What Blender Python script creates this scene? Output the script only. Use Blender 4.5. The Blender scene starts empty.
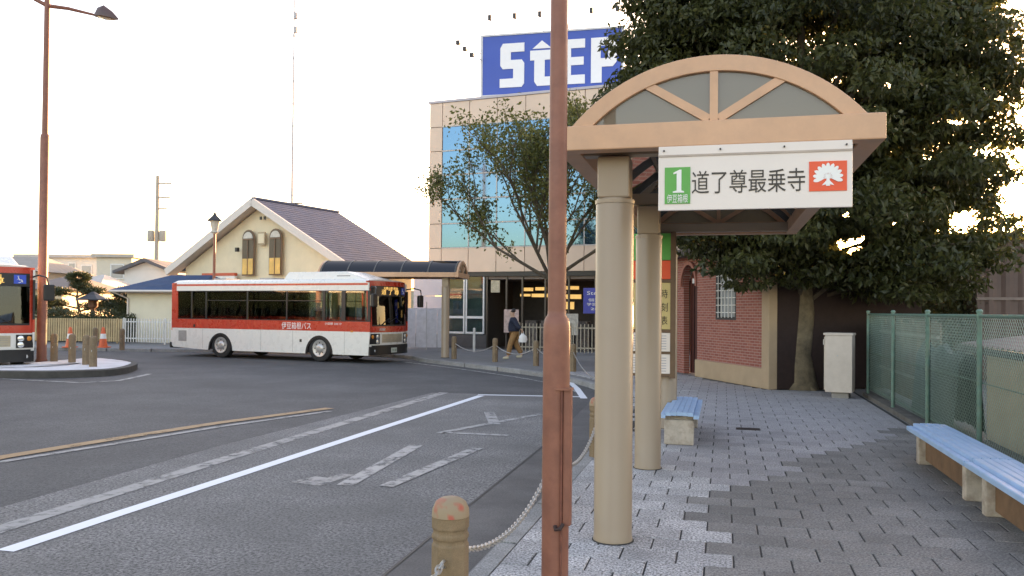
import bpy, math, random
import numpy as np
from mathutils import Vector, Matrix, Euler
R = math.radians
sc = bpy.context.scene
col = sc.collection

# ------------------------------------------------------------------ camera
CAM_H, YAW, PITCH, ROLL, FPX = 1.6, 14.1, 0.8, 0.5, 840.0
SHIFT = 0.01025
cam_d = bpy.data.cameras.new('camera')
cam = bpy.data.objects.new('camera', cam_d)
col.objects.link(cam)
cam_d.sensor_width = 36.0
cam_d.lens = FPX / 1024 * 36.0
cam_d.shift_y = SHIFT
cam_d.clip_start, cam_d.clip_end = 0.05, 3000
CM = (Matrix.Rotation(R(YAW), 4, 'Z') @ Matrix.Rotation(R(90 + PITCH), 4, 'X') @ Matrix.Rotation(R(ROLL), 4, 'Z'))
cam.matrix_world = Matrix.Translation((0, 0, CAM_H)) @ CM
sc.camera = cam

# ------------------------------------------------------------------ world, sun, exposure
SUN_AZ, SUN_EL = 14.3, 6.5           # degrees right of +Y, above the horizon
w = bpy.data.worlds.new('World'); sc.world = w; w.use_nodes = True
nt = w.node_tree; bg = nt.nodes['Background']
sky = nt.nodes.new('ShaderNodeTexSky'); sky.sky_type = 'NISHITA'
sky.sun_disc = False
sky.sun_elevation = R(SUN_EL); sky.sun_rotation = R(SUN_AZ)
sky.altitude = 50; sky.air_density = 1.0; sky.dust_density = 2.0; sky.ozone_density = 1.2
nt.links.new(sky.outputs[0], bg.inputs[0]); bg.inputs[1].default_value = 0.15
sl = bpy.data.lights.new('sun', 'SUN'); sun = bpy.data.objects.new('sun', sl); col.objects.link(sun)
sl.energy = 3.8; sl.angle = R(0.5); sl.color = (1.0, 0.66, 0.34)
sdir = Vector((math.sin(R(SUN_AZ)) * math.cos(R(SUN_EL)), math.cos(R(SUN_AZ)) * math.cos(R(SUN_EL)), math.sin(R(SUN_EL))))
sun.rotation_euler = (-sdir).to_track_quat('-Z', 'Y').to_euler()
sun.location = (30, 60, 40)
vs = sc.view_settings
vs.view_transform = 'Standard'; vs.look = 'None'; vs.gamma = 1.0; vs.use_curve_mapping = False
vs.exposure = 2.88
vs.use_white_balance = True; vs.white_balance_temperature = 7900; vs.white_balance_tint = 28
sc.cycles.use_denoising = True
sc.cycles.max_bounces = 8; sc.cycles.transparent_max_bounces = 16
sc.cycles.sample_clamp_indirect = 6.0

# ------------------------------------------------------------------ placing helpers (world +Y runs along the paved path)
cy, sy_ = math.cos(R(YAW)), math.sin(R(YAW))
def L2W(lat, d, z=0.0):               # metres right of / ahead of the viewpoint -> world
    return Vector((cy * lat - sy_ * d, sy_ * lat + cy * d, z))
R3 = CM.to_3x3()
def ray(px, py):
    return R3 @ Vector(((px - 512) / FPX, (288 - py) / FPX + SHIFT * 1024 / FPX, -1.0))
def G(px, py, z=0.0):                 # where a sight line meets the level z
    r = ray(px, py); t = (z - CAM_H) / r.z
    return Vector((r.x * t, r.y * t, z))
def W(px, py, d):                     # a point on a sight line at depth d
    r = ray(px, py)
    return Vector((r.x * d, r.y * d, CAM_H + r.z * d))

# ------------------------------------------------------------------ materials
MATS = {}
def mat(name, c, rough=0.6, var=0.12, scale=6.0, bump=0.0, bscale=60.0, metal=0.0, spec=0.5, speck=0.0, spscale=220.0,
        rnd=0.0, dirt=None, dirt_amt=0.0, dscale=1.5, local=False, emit=None, est=0.0, island=0.0):
    if name in MATS: return MATS[name]
    m = bpy.data.materials.new(name); m.use_nodes = True; MATS[name] = m
    t = m.node_tree; N = t.nodes; K = t.links; b = N['Principled BSDF']
    b.inputs['Roughness'].default_value = rough; b.inputs['Metallic'].default_value = metal
    b.inputs['Specular IOR Level'].default_value = spec
    if local:
        tc = N.new('ShaderNodeTexCoord'); P = tc.outputs['Object']
    else:
        tc = N.new('ShaderNodeNewGeometry'); P = tc.outputs['Position']
    def noise(s, det=4, ro=0.6):
        n = N.new('ShaderNodeTexNoise'); n.inputs['Scale'].default_value = s; n.inputs['Detail'].default_value = det
        n.inputs['Roughness'].default_value = ro; K.new(P, n.inputs['Vector']); return n.outputs['Fac']
    def mixc(fac, a, bb, mode='MIX'):
        x = N.new('ShaderNodeMix'); x.data_type = 'RGBA'; x.blend_type = mode
        for v, i in ((fac, 0), (a, 6), (bb, 7)):
            if isinstance(v, (int, float)): x.inputs[i].default_value = v
            elif isinstance(v, tuple): x.inputs[i].default_value = (*v[:3], 1)
            else: K.new(v, x.inputs[i])
        return x.outputs[2]
    def ramp(f, lo, hi):
        x = N.new('ShaderNodeMapRange'); x.inputs[1].default_value = lo; x.inputs[2].default_value = hi; K.new(f, x.inputs[0]); return x.outputs[0]
    lo = tuple(max(0, k * (1 - var)) for k in c[:3]); hi = tuple(min(1, k * (1 + var)) for k in c[:3])
    cur = mixc(ramp(noise(scale), .3, .7), lo, hi)
    if speck:
        f = ramp(noise(spscale, 2, .8), .35, .65)
        cur = mixc(f, cur, tuple(k * (1 - speck) for k in c[:3])) if False else mixc(1.0, cur, mixc(f, (1 - speck,) * 3, (1 + speck * .6,) * 3), 'MULTIPLY')
    if dirt:
        cur = mixc(_mul(N, K, ramp(noise(dscale, 6, .65), .42, .72), dirt_amt), cur, dirt)
    if rnd:
        oi = N.new('ShaderNodeObjectInfo')
        cur = mixc(1.0, cur, mixc(oi.outputs['Random'], (1 - rnd,) * 3, (1 + rnd,) * 3), 'MULTIPLY')
    if island:
        gi = N.new('ShaderNodeNewGeometry')
        cur = mixc(1.0, cur, mixc(gi.outputs['Random Per Island'], (1 - island,) * 3, (1 + island,) * 3), 'MULTIPLY')
    K.new(cur, b.inputs['Base Color'])
    if rough > .15 and rough < .95:
        K.new(_lin(N, K, noise(scale * 2.3), rough - .08, rough + .08), b.inputs['Roughness'])
    if bump:
        bn = N.new('ShaderNodeBump'); bn.inputs['Strength'].default_value = bump; bn.inputs['Distance'].default_value = 0.01
        K.new(noise(bscale, 5, .7), bn.inputs['Height']); K.new(bn.outputs[0], b.inputs['Normal'])
    if emit:
        b.inputs['Emission Color'].default_value = (*emit, 1); b.inputs['Emission Strength'].default_value = est
    return m
def _mul(N, K, f, k):
    x = N.new('ShaderNodeMath'); x.operation = 'MULTIPLY'; K.new(f, x.inputs[0]); x.inputs[1].default_value = k; return x.outputs[0]
def _lin(N, K, f, a, b):
    x = N.new('ShaderNodeMapRange'); x.inputs[3].default_value = a; x.inputs[4].default_value = b; K.new(f, x.inputs[0]); return x.outputs[0]

def glass(name, tint, gloss=0.9, ior=1.5, haze=0.0, hazec=(.3, .3, .3)):
    if name in MATS: return MATS[name]
    m = bpy.data.materials.new(name); m.use_nodes = True; MATS[name] = m
    t = m.node_tree; N = t.nodes; K = t.links; N.remove(N['Principled BSDF']); out = N['Material Output']
    tr = N.new('ShaderNodeBsdfTransparent'); tr.inputs[0].default_value = (*tint, 1)
    gl = N.new('ShaderNodeBsdfGlossy'); gl.inputs['Roughness'].default_value = 0.02; gl.inputs[0].default_value = (gloss,) * 3 + (1,)
    fr = N.new('ShaderNodeFresnel'); fr.inputs[0].default_value = ior
    base = tr.outputs[0]
    if haze:
        df = N.new('ShaderNodeBsdfDiffuse'); df.inputs[0].default_value = (*hazec, 1)
        tl = N.new('ShaderNodeBsdfTranslucent'); tl.inputs[0].default_value = (*hazec, 1)
        a = N.new('ShaderNodeMixShader'); a.inputs[0].default_value = .5; K.new(df.outputs[0], a.inputs[1]); K.new(tl.outputs[0], a.inputs[2])
        b = N.new('ShaderNodeMixShader'); b.inputs[0].default_value = haze; K.new(base, b.inputs[1]); K.new(a.outputs[0], b.inputs[2]); base = b.outputs[0]
    mx = N.new('ShaderNodeMixShader'); K.new(fr.outputs[0], mx.inputs[0]); K.new(base, mx.inputs[1]); K.new(gl.outputs[0], mx.inputs[2])
    K.new(mx.outputs[0], out.inputs[0]); return m

def leafmat(name, a, b, trans=0.35, rough=.5):
    m = bpy.data.materials.new(name); m.use_nodes = True; MATS[name] = m
    t = m.node_tree; N = t.nodes; K = t.links; p = N['Principled BSDF']; out = N['Material Output']
    g = N.new('ShaderNodeNewGeometry'); mx = N.new('ShaderNodeMix'); mx.data_type = 'RGBA'
    n = N.new('ShaderNodeTexNoise'); n.inputs['Scale'].default_value = .8; K.new(g.outputs['Position'], n.inputs['Vector'])
    ad = N.new('ShaderNodeMath'); ad.operation = 'MULTIPLY_ADD'; K.new(g.outputs['Random Per Island'], ad.inputs[0]); ad.inputs[1].default_value = .6
    s2 = N.new('ShaderNodeMath'); s2.operation = 'SUBTRACT'; K.new(n.outputs['Fac'], s2.inputs[0]); s2.inputs[1].default_value = .3
    K.new(s2.outputs[0], ad.inputs[2]); K.new(ad.outputs[0], mx.inputs[0])
    mx.inputs[6].default_value = (*a, 1); mx.inputs[7].default_value = (*b, 1)
    K.new(mx.outputs[2], p.inputs['Base Color']); p.inputs['Roughness'].default_value = rough; p.inputs['Specular IOR Level'].default_value = .5
    tl = N.new('ShaderNodeBsdfTranslucent'); K.new(mx.outputs[2], tl.inputs[0])
    ms = N.new('ShaderNodeMixShader'); ms.inputs[0].default_value = trans; K.new(p.outputs[0], ms.inputs[1]); K.new(tl.outputs[0], ms.inputs[2])
    K.new(ms.outputs[0], out.inputs[0]); return m

# ------------------------------------------------------------------ mesh building
class MB:
    def __init__(s): s.v = []; s.f = []; s.m = []
    def add(s, vs, fs, mi=0):
        o = len(s.v); s.v += [tuple(p) for p in vs]; s.f += [tuple(i + o for i in f) for f in fs]; s.m += [mi] * len(fs); return s
    def box(s, x0, x1, y0, y1, z0, z1, mi=0):
        return s.add([(x0,y0,z0),(x1,y0,z0),(x1,y1,z0),(x0,y1,z0),(x0,y0,z1),(x1,y0,z1),(x1,y1,z1),(x0,y1,z1)],
            [(0,3,2,1),(4,5,6,7),(0,1,5,4),(1,2,6,5),(2,3,7,6),(3,0,4,7)], mi)
    def bar(s, p, q, w_, h, up=(0,0,1), mi=0):
        p = Vector(p); q = Vector(q); d = (q - p).normalized(); u = Vector(up)
        if abs(d.dot(u)) > .99: u = Vector((1,0,0))
        a = d.cross(u).normalized() * w_ / 2; b = a.cross(d).normalized() * h / 2
        vs = [p-a-b, p+a-b, p+a+b, p-a+b, q-a-b, q+a-b, q+a+b, q-a+b]
        return s.add(vs, [(0,1,2,3),(7,6,5,4),(0,4,5,1),(1,5,6,2),(2,6,7,3),(3,7,4,0)], mi)
    def tube(s, pts, rad, n=8, caps=True, mi=0):
        pts = [Vector(p) for p in pts]
        if not isinstance(rad, (list, tuple)): rad = [rad] * len(pts)
        vs = []; ref = None
        for i, p in enumerate(pts):
            t = (pts[min(i+1, len(pts)-1)] - pts[max(i-1, 0)]).normalized()
            if ref is None: ref = Vector((1,0,0)) if abs(t.x) < .9 else Vector((0,1,0))
            a = (ref - t * ref.dot(t)).normalized(); b = t.cross(a); ref = a
            for k in range(n):
                an = 2 * math.pi * k / n; vs.append(p + (a * math.cos(an) + b * math.sin(an)) * rad[i])
        fs = []
        for i in range(len(pts) - 1):
            for k in range(n):
                k2 = (k + 1) % n; fs.append((i*n+k, i*n+k2, (i+1)*n+k2, (i+1)*n+k))
        if caps: fs.append(tuple(range(n-1, -1, -1))); fs.append(tuple((len(pts)-1)*n + k for k in range(n)))
        return s.add(vs, fs, mi)
    def lathe(s, prof, n=24, c=(0,0,0), axis='z', mi=0, rot=0.0):
        vs = []
        for r, h in prof:
            for k in range(n):
                a = 2 * math.pi * k / n + rot; x, y = r * math.cos(a), r * math.sin(a)
                p = {'z': (x, y, h), 'y': (x, h, y), 'x': (h, x, y)}[axis]
                vs.append((p[0]+c[0], p[1]+c[1], p[2]+c[2]))
        fs = []
        for i in range(len(prof) - 1):
            for k in range(n):
                k2 = (k + 1) % n; fs.append((i*n+k, i*n+k2, (i+1)*n+k2, (i+1)*n+k))
        fs.append(tuple(range(n-1, -1, -1))); fs.append(tuple((len(prof)-1)*n + k for k in range(n)))
        return s.add(vs, fs, mi)
    def prism(s, poly, o, u, v, dep, mi=0):      # polygon in the u,v plane at o, thickened by dep along u x v
        o = Vector(o); u = Vector(u); v = Vector(v); n = u.cross(v).normalized() * dep
        a = [o + u*x + v*y for x, y in poly]; k = len(a)
        fs = [tuple(range(k-1, -1, -1)), tuple(range(k, 2*k))] + [(i, (i+1) % k, (i+1) % k + k, i + k) for i in range(k)]
        return s.add(a + [p + n for p in a], fs, mi)
    def build(s, name, m, parent=None, smooth=False, bevel=0.0, kind=None, seg=2):
        me = bpy.data.meshes.new(name); me.from_pydata(s.v, [], s.f)
        ms = m if isinstance(m, (list, tuple)) else [m]
        for x in ms: me.materials.append(x)
        if len(ms) > 1: me.polygons.foreach_set('material_index', s.m)
        if smooth:
            me.polygons.foreach_set('use_smooth', [True] * len(me.polygons))
            try: me.set_sharp_from_angle(angle=R(40))
            except Exception: pass
        me.update()
        return link(name, me, parent, bevel, kind, seg)
def link(name, me, parent=None, bevel=0.0, kind=None, seg=2):
    o = bpy.data.objects.new(name, me); col.objects.link(o)
    if parent: o.parent = parent
    if bevel:
        b = o.modifiers.new('bevel', 'BEVEL'); b.width = bevel; b.segments = seg; b.limit_method = 'ANGLE'; b.angle_limit = R(35)
    if kind: o['kind'] = kind
    return o
def tag(o, label=None, cat=None, group=None, kind=None):
    if label: o['label'] = label
    if cat: o['category'] = cat
    if group: o['group'] = group
    if kind: o['kind'] = kind
    return o
def thing(name, label, cat, loc=(0,0,0), rz=0.0, group=None):
    o = bpy.data.objects.new(name, None); col.objects.link(o); o.location = loc; o.rotation_euler = (0, 0, rz)
    o.empty_display_size = .2
    return tag(o, label, cat, group)
def copy_tree(o, parent=None):
    c = o.copy(); col.objects.link(c); c.parent = parent
    for ch in [x for x in bpy.data.objects if x.parent == o]: copy_tree(ch, c)
    return c
def box(name, m, parent, x0, x1, y0, y1, z0, z1, bevel=0.0):
    return MB().box(x0, x1, y0, y1, z0, z1).build(name, m, parent, bevel=bevel)
def text(s, size, o, u, v, m, parent, name='lettering', depth=0.003, width=None, bold=0.0):
    c = bpy.data.curves.new('t', 'FONT'); c.body = s; c.size = size; c.align_x = 'CENTER'; c.align_y = 'CENTER'; c.extrude = depth / 2; c.offset = bold
    c.resolution_u = 3
    t = bpy.data.objects.new('t', c); col.objects.link(t)
    dg = bpy.context.evaluated_depsgraph_get(); dg.update()
    me = bpy.data.meshes.new_from_object(t.evaluated_get(dg)); bpy.data.objects.remove(t); bpy.data.curves.remove(c)
    co = np.zeros(len(me.vertices) * 3); me.vertices.foreach_get('co', co); co = co.reshape(-1, 3)
    if len(co):
        co[:, 0] -= (co[:, 0].max() + co[:, 0].min()) / 2; co[:, 1] -= (co[:, 1].max() + co[:, 1].min()) / 2
        if width: co[:, 0] *= width / max(1e-6, co[:, 0].max() - co[:, 0].min())
        co[:, 2] += depth / 2
        u = Vector(u).normalized(); v = Vector(v).normalized(); n = u.cross(v)
        Mx = np.array([u, v, n]); co = co @ Mx + np.array(o)
        me.vertices.foreach_set('co', co.ravel())
    me.materials.clear(); me.materials.append(m); me.update()
    return link(name, me, parent)
def strip(pts, wd, z, name, m, parent=None, kind=None, label=None):      # a painted line of width wd along pts
    b = MB(); pts = [Vector((p[0], p[1], 0)) for p in pts]; n = len(pts); Ls = []; Rs = []
    for i, p in enumerate(pts):
        t = (pts[min(i+1, n-1)] - pts[max(i-1, 0)]).normalized(); s_ = Vector((-t.y, t.x, 0)) * wd / 2
        Ls.append((p.x + s_.x, p.y + s_.y, z)); Rs.append((p.x - s_.x, p.y - s_.y, z))
    b.add(Ls + Rs, [(i, i+n, i+n+1, i+1) for i in range(n-1)])
    o = b.build(name, m, parent)
    for pl in o.data.polygons:
        if pl.normal.z < 0: pl.flip()
    return o
def catmull(P, k=8):
    P = [Vector(p) for p in P]; out = []
    for i in range(len(P) - 1):
        a, b, c, d = P[max(i-1, 0)], P[i], P[i+1], P[min(i+2, len(P)-1)]
        for j in range(k):
            t = j / k; out.append(.5 * ((2*b) + (c - a)*t + (2*a - 5*b + 4*c - d)*t*t + (3*b - a - 3*c + d)*t**3))
    out.append(P[-1]); return out

# common materials
TAN = mat('tan_beam_paint', (.60, .34, .20), .45, .06, 3, bump=.06, bscale=25, dirt=(.30, .2, .14), dirt_amt=.22, dscale=7)
COLM = mat('column_paint', (.31, .228, .155), .36, .05, 2, bump=.05, bscale=30, dirt=(.27, .21, .15), dirt_amt=.3, dscale=4)
RUST = mat('rust_brown_paint', (.25, .09, .054), .5, .14, 5, bump=.12, bscale=40, dirt=(.14, .045, .03), dirt_amt=.5, dscale=9)
DARK = mat('dark_metal', (.02, .02, .022), .45, .1)
BLACK = mat('black_plastic', (.012, .012, .013), .4, .1)
WHITE = mat('white_paint', (.76, .75, .72), .4, .04, 4)
CONC = mat('concrete', (.33, .31, .28), .85, .14, 5, bump=.3, bscale=60, speck=.2, dirt=(.16, .14, .12), dirt_amt=.4)
STEEL = mat('galvanised_steel', (.42, .43, .44), .35, .1, 20, metal=.85)
CREAM = mat('cream_render', (.68, .60, .43), .8, .05, 2, bump=.2, bscale=50, dirt=(.45, .4, .28), dirt_amt=.25)
BARK = mat('bark', (.085, .065, .045), .9, .35, 9, bump=1.0, bscale=28)
PALEGLASS = glass('pale_glass', (.75, .85, .85))
SHOPGLASS = glass('shop_glass', (.55, .62, .62))
BUSGLASS = glass('bus_glass', (.66, .73, .71), ior=1.6)
VAULT = glass('smoky_vault_sheet', (.35, .36, .36), haze=.66, hazec=(.48, .41, .31))

# ------------------------------------------------------------------ ground, road, pavement
ASPH = mat('asphalt', (.094, .091, .09), .8, .2, .5, bump=.5, bscale=90, speck=.55, spscale=45, dirt=(.046, .044, .043), dirt_amt=.75, dscale=.4)
BAY = mat('worn_bay_asphalt', (.20, .19, .182), .85, .14, .9, bump=.55, bscale=80, speck=.75, spscale=42, dirt=(.10, .096, .09), dirt_amt=.85, dscale=.55)
GUT = mat('gutter_asphalt', (.095, .091, .088), .7, .25, 2, bump=.3, bscale=90, speck=.35, spscale=60, dirt=(.03, .03, .03), dirt_amt=.6, dscale=1.2)
ZR = -0.12
g_m = mat('ground_earth', (.12, .11, .09), .95, .2, .3, bump=.3, bscale=5)
MB().add([(-1500,-800,ZR-.08),(1500,-800,ZR-.08),(1500,2000,ZR-.08),(-1500,2000,ZR-.08)], [(0,1,2,3)]).build('ground', g_m, kind='structure')
MB().add([(-70,-25,ZR),(6,-25,ZR),(6,60,ZR),(-70,60,ZR)], [(0,1,2,3)]).build('road', ASPH, kind='structure')

kerb = [(-1.505,-6),(-1.505,0),(-1.505,6),(-1.505,11),(-1.62,13.2),(-2.1,16.2),(-3.0,18.9),(-4.75,21.5),(-7.4,24.0),(-9.4,25.8),(-10.7,27.5),(-13,28.4),(-17,28.8),(-21.4,27.9),(-30,26.5),(-48,22)]
KC = catmull([(x, y, 0) for x, y in kerb], 8)
outer = [(-48,62,0),(30,62,0),(30,-6,0)]
pave_poly = [(p.x, p.y) for p in KC] + [(p[0], p[1]) for p in outer]
FARP = mat('far_pavement', (.20, .195, .19), .85, .12, 1.2, bump=.25, bscale=60, speck=.25, dirt=(.12, .115, .11), dirt_amt=.5, dscale=.5)
b = MB(); zb = -.012
b.add([(x, y, zb) for x, y in pave_poly], [tuple(range(len(pave_poly)-1, -1, -1))])
pave = b.build('pavement', FARP, kind='structure')
for pl in pave.data.polygons:
    if pl.normal.z < 0: pl.flip()
# kerb stones: a course 0.14 wide along the edge, one piece each
KERB_M = mat('kerb_granite', (.30, .295, .285), .8, .1, 3, bump=.3, bscale=120, speck=.5, spscale=75, rnd=.12, dirt=(.1, .1, .1), dirt_amt=.65, dscale=3)
acc = 0.0; seglen = .6; pts = KC; dense = []
for i in range(len(pts) - 1):
    n = max(1, int((pts[i+1] - pts[i]).length / .05))
    for k in range(n): dense.append(pts[i].lerp(pts[i+1], k / n))
cum = [0.0]
for i in range(1, len(dense)): cum.append(cum[-1] + (dense[i] - dense[i-1]).length)
def at_len(s_):
    i = min(range(len(cum)), key=lambda k: abs(cum[k] - s_)); return dense[i], (dense[min(i+1, len(dense)-1)] - dense[max(i-1, 0)]).normalized()
kn = 0; s_ = 9.2; far_k = MB()
import bisect
while s_ < cum[-1] - 1:
    i0 = bisect.bisect(cum, s_); i1 = min(len(dense) - 1, bisect.bisect(cum, s_ + seglen - .012))
    p, q = dense[i0], dense[i1]; t = (q - p).normalized(); nrm = Vector((t.y, -t.x, 0)) * .14
    a = [p, q, q + nrm, p + nrm]
    inset = Vector((t.y, -t.x, 0)) * .02
    lo = [(v.x, v.y, ZR - .02) for v in a]; hi = [(v.x, v.y, .002) for v in a]
    hi[0] = (p.x + inset.x, p.y + inset.y, .002); hi[1] = (q.x + inset.x, q.y + inset.y, .002)
    mid = [(p.x, p.y, -.025), (q.x, q.y, -.025)]
    vs_ = lo + hi + mid
    fs_ = [(4,7,6,5),(0,8,9,1),(8,4,5,9),(1,9,5,6,2),(2,6,7,3),(3,7,4,8,0)]
    if kn < 60: MB().add(vs_, fs_).build('kerb_stone', KERB_M, pave)
    else: far_k.add(vs_, fs_)
    kn += 1; s_ += seglen
far_k.build('kerb_course', KERB_M, pave, kind='stuff')

# paving slabs
def inside(x, y, poly):
    r = False; j = len(poly) - 1
    for i in range(len(poly)):
        if (poly[i][1] > y) != (poly[j][1] > y) and x < (poly[j][0]-poly[i][0])*(y-poly[i][1])/(poly[j][1]-poly[i][1]) + poly[i][0]: r = not r
        j = i
    return r
TW, TL = .36, .29
def slab_mesh(wd, m):
    hx, hy, e = wd / 2 - .006, TL / 2 - .0028, .005
    b = MB(); zt, zc, z0 = 0.0, -.004, -.03
    b.add([(-hx,-hy,z0),(hx,-hy,z0),(hx,hy,z0),(-hx,hy,z0),(-hx,-hy,zc),(hx,-hy,zc),(hx,hy,zc),(-hx,hy,zc),
           (-hx+e,-hy+e*.6,zt),(hx-e,-hy+e*.6,zt),(hx-e,hy-e*.6,zt),(-hx+e,hy-e*.6,zt)],
          [(0,1,5,4),(1,2,6,5),(2,3,7,6),(3,0,4,7),(4,5,9,8),(5,6,10,9),(6,7,11,10),(7,4,8,11),(8,9,10,11)])
    me = bpy.data.meshes.new('paving_slab'); me.from_pydata(b.v, [], b.f); me.materials.append(m); me.update(); return me
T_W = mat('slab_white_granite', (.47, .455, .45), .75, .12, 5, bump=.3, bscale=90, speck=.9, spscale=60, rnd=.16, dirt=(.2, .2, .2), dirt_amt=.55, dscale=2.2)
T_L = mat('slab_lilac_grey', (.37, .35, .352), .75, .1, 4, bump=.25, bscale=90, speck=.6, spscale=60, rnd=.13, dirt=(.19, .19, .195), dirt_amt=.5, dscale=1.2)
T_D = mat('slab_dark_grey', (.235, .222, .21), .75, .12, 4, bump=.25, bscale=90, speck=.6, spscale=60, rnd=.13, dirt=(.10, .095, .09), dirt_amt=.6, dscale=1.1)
MORT = mat('slab_joint_soil', (.045, .043, .04), .95, .2, 20)
MB().add([(-1.40,-4,-.008),(2.62,-4,-.008),(2.62,19,-.008),(-1.40,19,-.008)], [(0,1,2,3)]).build('joint_bed', MORT, pave)
rng = random.Random(5)
slabs = []
row = 0; y = 1.25
while y < 22:
    off = 0 if row % 2 else TW / 2
    x = -1.365 + off - (TW if off else 0)
    if y > 12: x -= TW * 14
    while x < 2.55:
        x0, x1 = max(x, -1.365 if y <= 12 else -9), min(x + TW, 2.56)
        xc, wd = (x0 + x1) / 2, x1 - x0
        ok = wd > .08
        if ok and y > 11: ok = all(inside(xc + dx - .16, y + dy, pave_poly) for dx in (-wd/2, wd/2) for dy in (-TL/2, TL/2)) and not (y > 18.2 and xc > -.48 + (21.1 - y) * .505 - .2)
        if ok:
            jag = rng.random()
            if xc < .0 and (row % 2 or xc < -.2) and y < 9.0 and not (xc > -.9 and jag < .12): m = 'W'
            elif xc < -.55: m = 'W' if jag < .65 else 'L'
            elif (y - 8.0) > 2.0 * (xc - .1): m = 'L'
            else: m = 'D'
            slabs.append((xc, y, wd, m))
        x += TW
    y += TL; row += 1
SM = {}
MM = {'W': T_W, 'L': T_L, 'D': T_D}
near = sorted([s for s in slabs if s[1] > 4.6], key=lambda s: s[1])[:300]
nearset = set(near)
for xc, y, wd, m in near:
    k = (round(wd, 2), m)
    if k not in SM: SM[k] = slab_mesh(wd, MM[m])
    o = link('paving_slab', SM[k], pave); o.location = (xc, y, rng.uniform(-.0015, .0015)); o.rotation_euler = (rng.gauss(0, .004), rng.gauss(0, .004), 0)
for m in 'WLD':
    b = MB()
    for xc, y, wd, mm in slabs:
        if mm != m or (xc, y, wd, mm) in nearset: continue
        hx, hy = wd/2 - .006, TL/2 - .003; z = rng.uniform(-.001, .001)
        b.add([(xc-hx,y-hy,-.03),(xc+hx,y-hy,-.03),(xc+hx,y+hy,-.03),(xc-hx,y+hy,-.03),(xc-hx,y-hy,z),(xc+hx,y-hy,z),(xc+hx,y+hy,z),(xc-hx,y+hy,z)],
              [(4,5,6,7),(0,1,5,4),(1,2,6,5),(2,3,7,6),(3,0,4,7)])
    b.build('far_paving_slabs', MM[m], pave, kind='stuff')
# drain covers in the slabs
dc = G(748, 429)
d = tag(MB().box(-.16,.16,-.1,.1,0,.004).build('drain_cover', DARK), 'small dark metal drain cover set in the lilac slabs', 'drain cover'); d.location = dc

# bus bay and road paint
def sheet(name, px, z, m, parent=None, kind='structure'):
    p = [G(x, y_, ZR) for x, y_ in px]
    o = MB().add([(v.x, v.y, z) for v in p], [tuple(range(len(p)))]).build(name, m, parent, kind=kind)
    for pl in o.data.polygons:
        if pl.normal.z < 0: pl.flip()
    return o
sheet('bus_bay', [(-260,600),(0,508),(220,446),(432,393),(480,394),(560,396),(556,436),(470,505),(385,575),(340,620),(60,700)], ZR + .004, BAY)
gp = [G(x, y_, ZR) for x, y_ in [(340,620),(385,575),(470,505),(556,436),(590,402)]]
kline = [(-1.51, 3.4), (-1.51, 5), (-1.51, 8), (-1.51, 11), (-1.63, 13.2)]
gpoly = [(p.x, p.y) for p in gp] + kline[::-1]
o = MB().add([(x, y_, ZR + .003) for x, y_ in gpoly], [tuple(range(len(gpoly)))]).build('gutter', GUT, kind='structure')
for pl in o.data.polygons:
    if pl.normal.z < 0: pl.flip()
strip(gp[:4], .022, ZR + .0075, 'asphalt_seam', mat('seam_tar', (.02, .02, .02), .6), kind=None)['kind'] = 'structure'

def paint(name, c, wear, wscale=9.0, base=(.12, .12, .125)):
    if name in MATS: return MATS[name]
    m = bpy.data.materials.new(name); m.use_nodes = True; MATS[name] = m
    t = m.node_tree; N = t.nodes; K = t.links; p = N['Principled BSDF']; out = N['Material Output']
    g = N.new('ShaderNodeNewGeometry')
    n = N.new('ShaderNodeTexNoise'); n.inputs['Scale'].default_value = wscale; n.inputs['Detail'].default_value = 7; n.inputs['Roughness'].default_value = .75
    K.new(g.outputs['Position'], n.inputs['Vector'])
    r = N.new('ShaderNodeMapRange'); r.inputs[1].default_value = wear - .12; r.inputs[2].default_value = wear + .12; K.new(n.outputs['Fac'], r.inputs[0])
    p.inputs['Base Color'].default_value = (*c, 1); p.inputs['Roughness'].default_value = .6
    tr = N.new('ShaderNodeBsdfTransparent'); mx = N.new('ShaderNodeMixShader')
    K.new(r.outputs[0], mx.inputs[0]); K.new(tr.outputs[0], mx.inputs[1]); K.new(p.outputs[0], mx.inputs[2]); K.new(mx.outputs[0], out.inputs[0])
    return m
P_NEW = paint('fresh_white_paint', (.74, .75, .78), .25)
P_OLD = paint('worn_white_paint', (.27, .26, .25), .40, 4)
P_MID = paint('faded_white_paint', (.33, .32, .31), .42, 6)
P_YEL = paint('faded_yellow_paint', (.30, .165, .06), .36, 3)
def gl(*px): return [G(x, y_, ZR) for x, y_ in px]
def mark(pts, wd, m, name='road_line', z=ZR + .009):
    o = strip(pts, wd, z, name, m); o['kind'] = 'structure'; return o
mark(gl((5,552),(120,514),(240,475),(360,435.5),(481,396)), .15, P_NEW, 'white_bay_line')
mark(gl((478,395.2),(530,396.2),(583,397.4)), .15, P_NEW, 'white_bay_end_line', ZR + .0105)
mark(gl((584,399),(577,389),(568,381)), .14, P_NEW, 'white_bay_end_line', ZR + .012)
mark(gl((-60,551),(0,530),(220,461),(444,393)), .2, P_OLD, 'old_bay_line')
mark(gl((-90,479),(0,458),(110,440),(220,423),(330,408.5)), .22, P_YEL, 'yellow_centre_line')
mark(gl((-90,482),(0,462.5),(110,445),(220,427),(330,411.5)), .12, P_OLD, 'yellow_centre_line', ZR + .0075)
mark(catmull(gl((406,362.5),(440,366.5),(480,372),(520,378),(556,385),(580,393)), 6), .12, P_MID, 'white_edge_line')
mark(gl((150,374),(136,377.5),(118,381),(80,383)), .15, P_OLD, 'white_edge_line')
mark(gl((0,379),(40,381),(80,383)), .15, P_OLD, 'white_edge_line')
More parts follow.
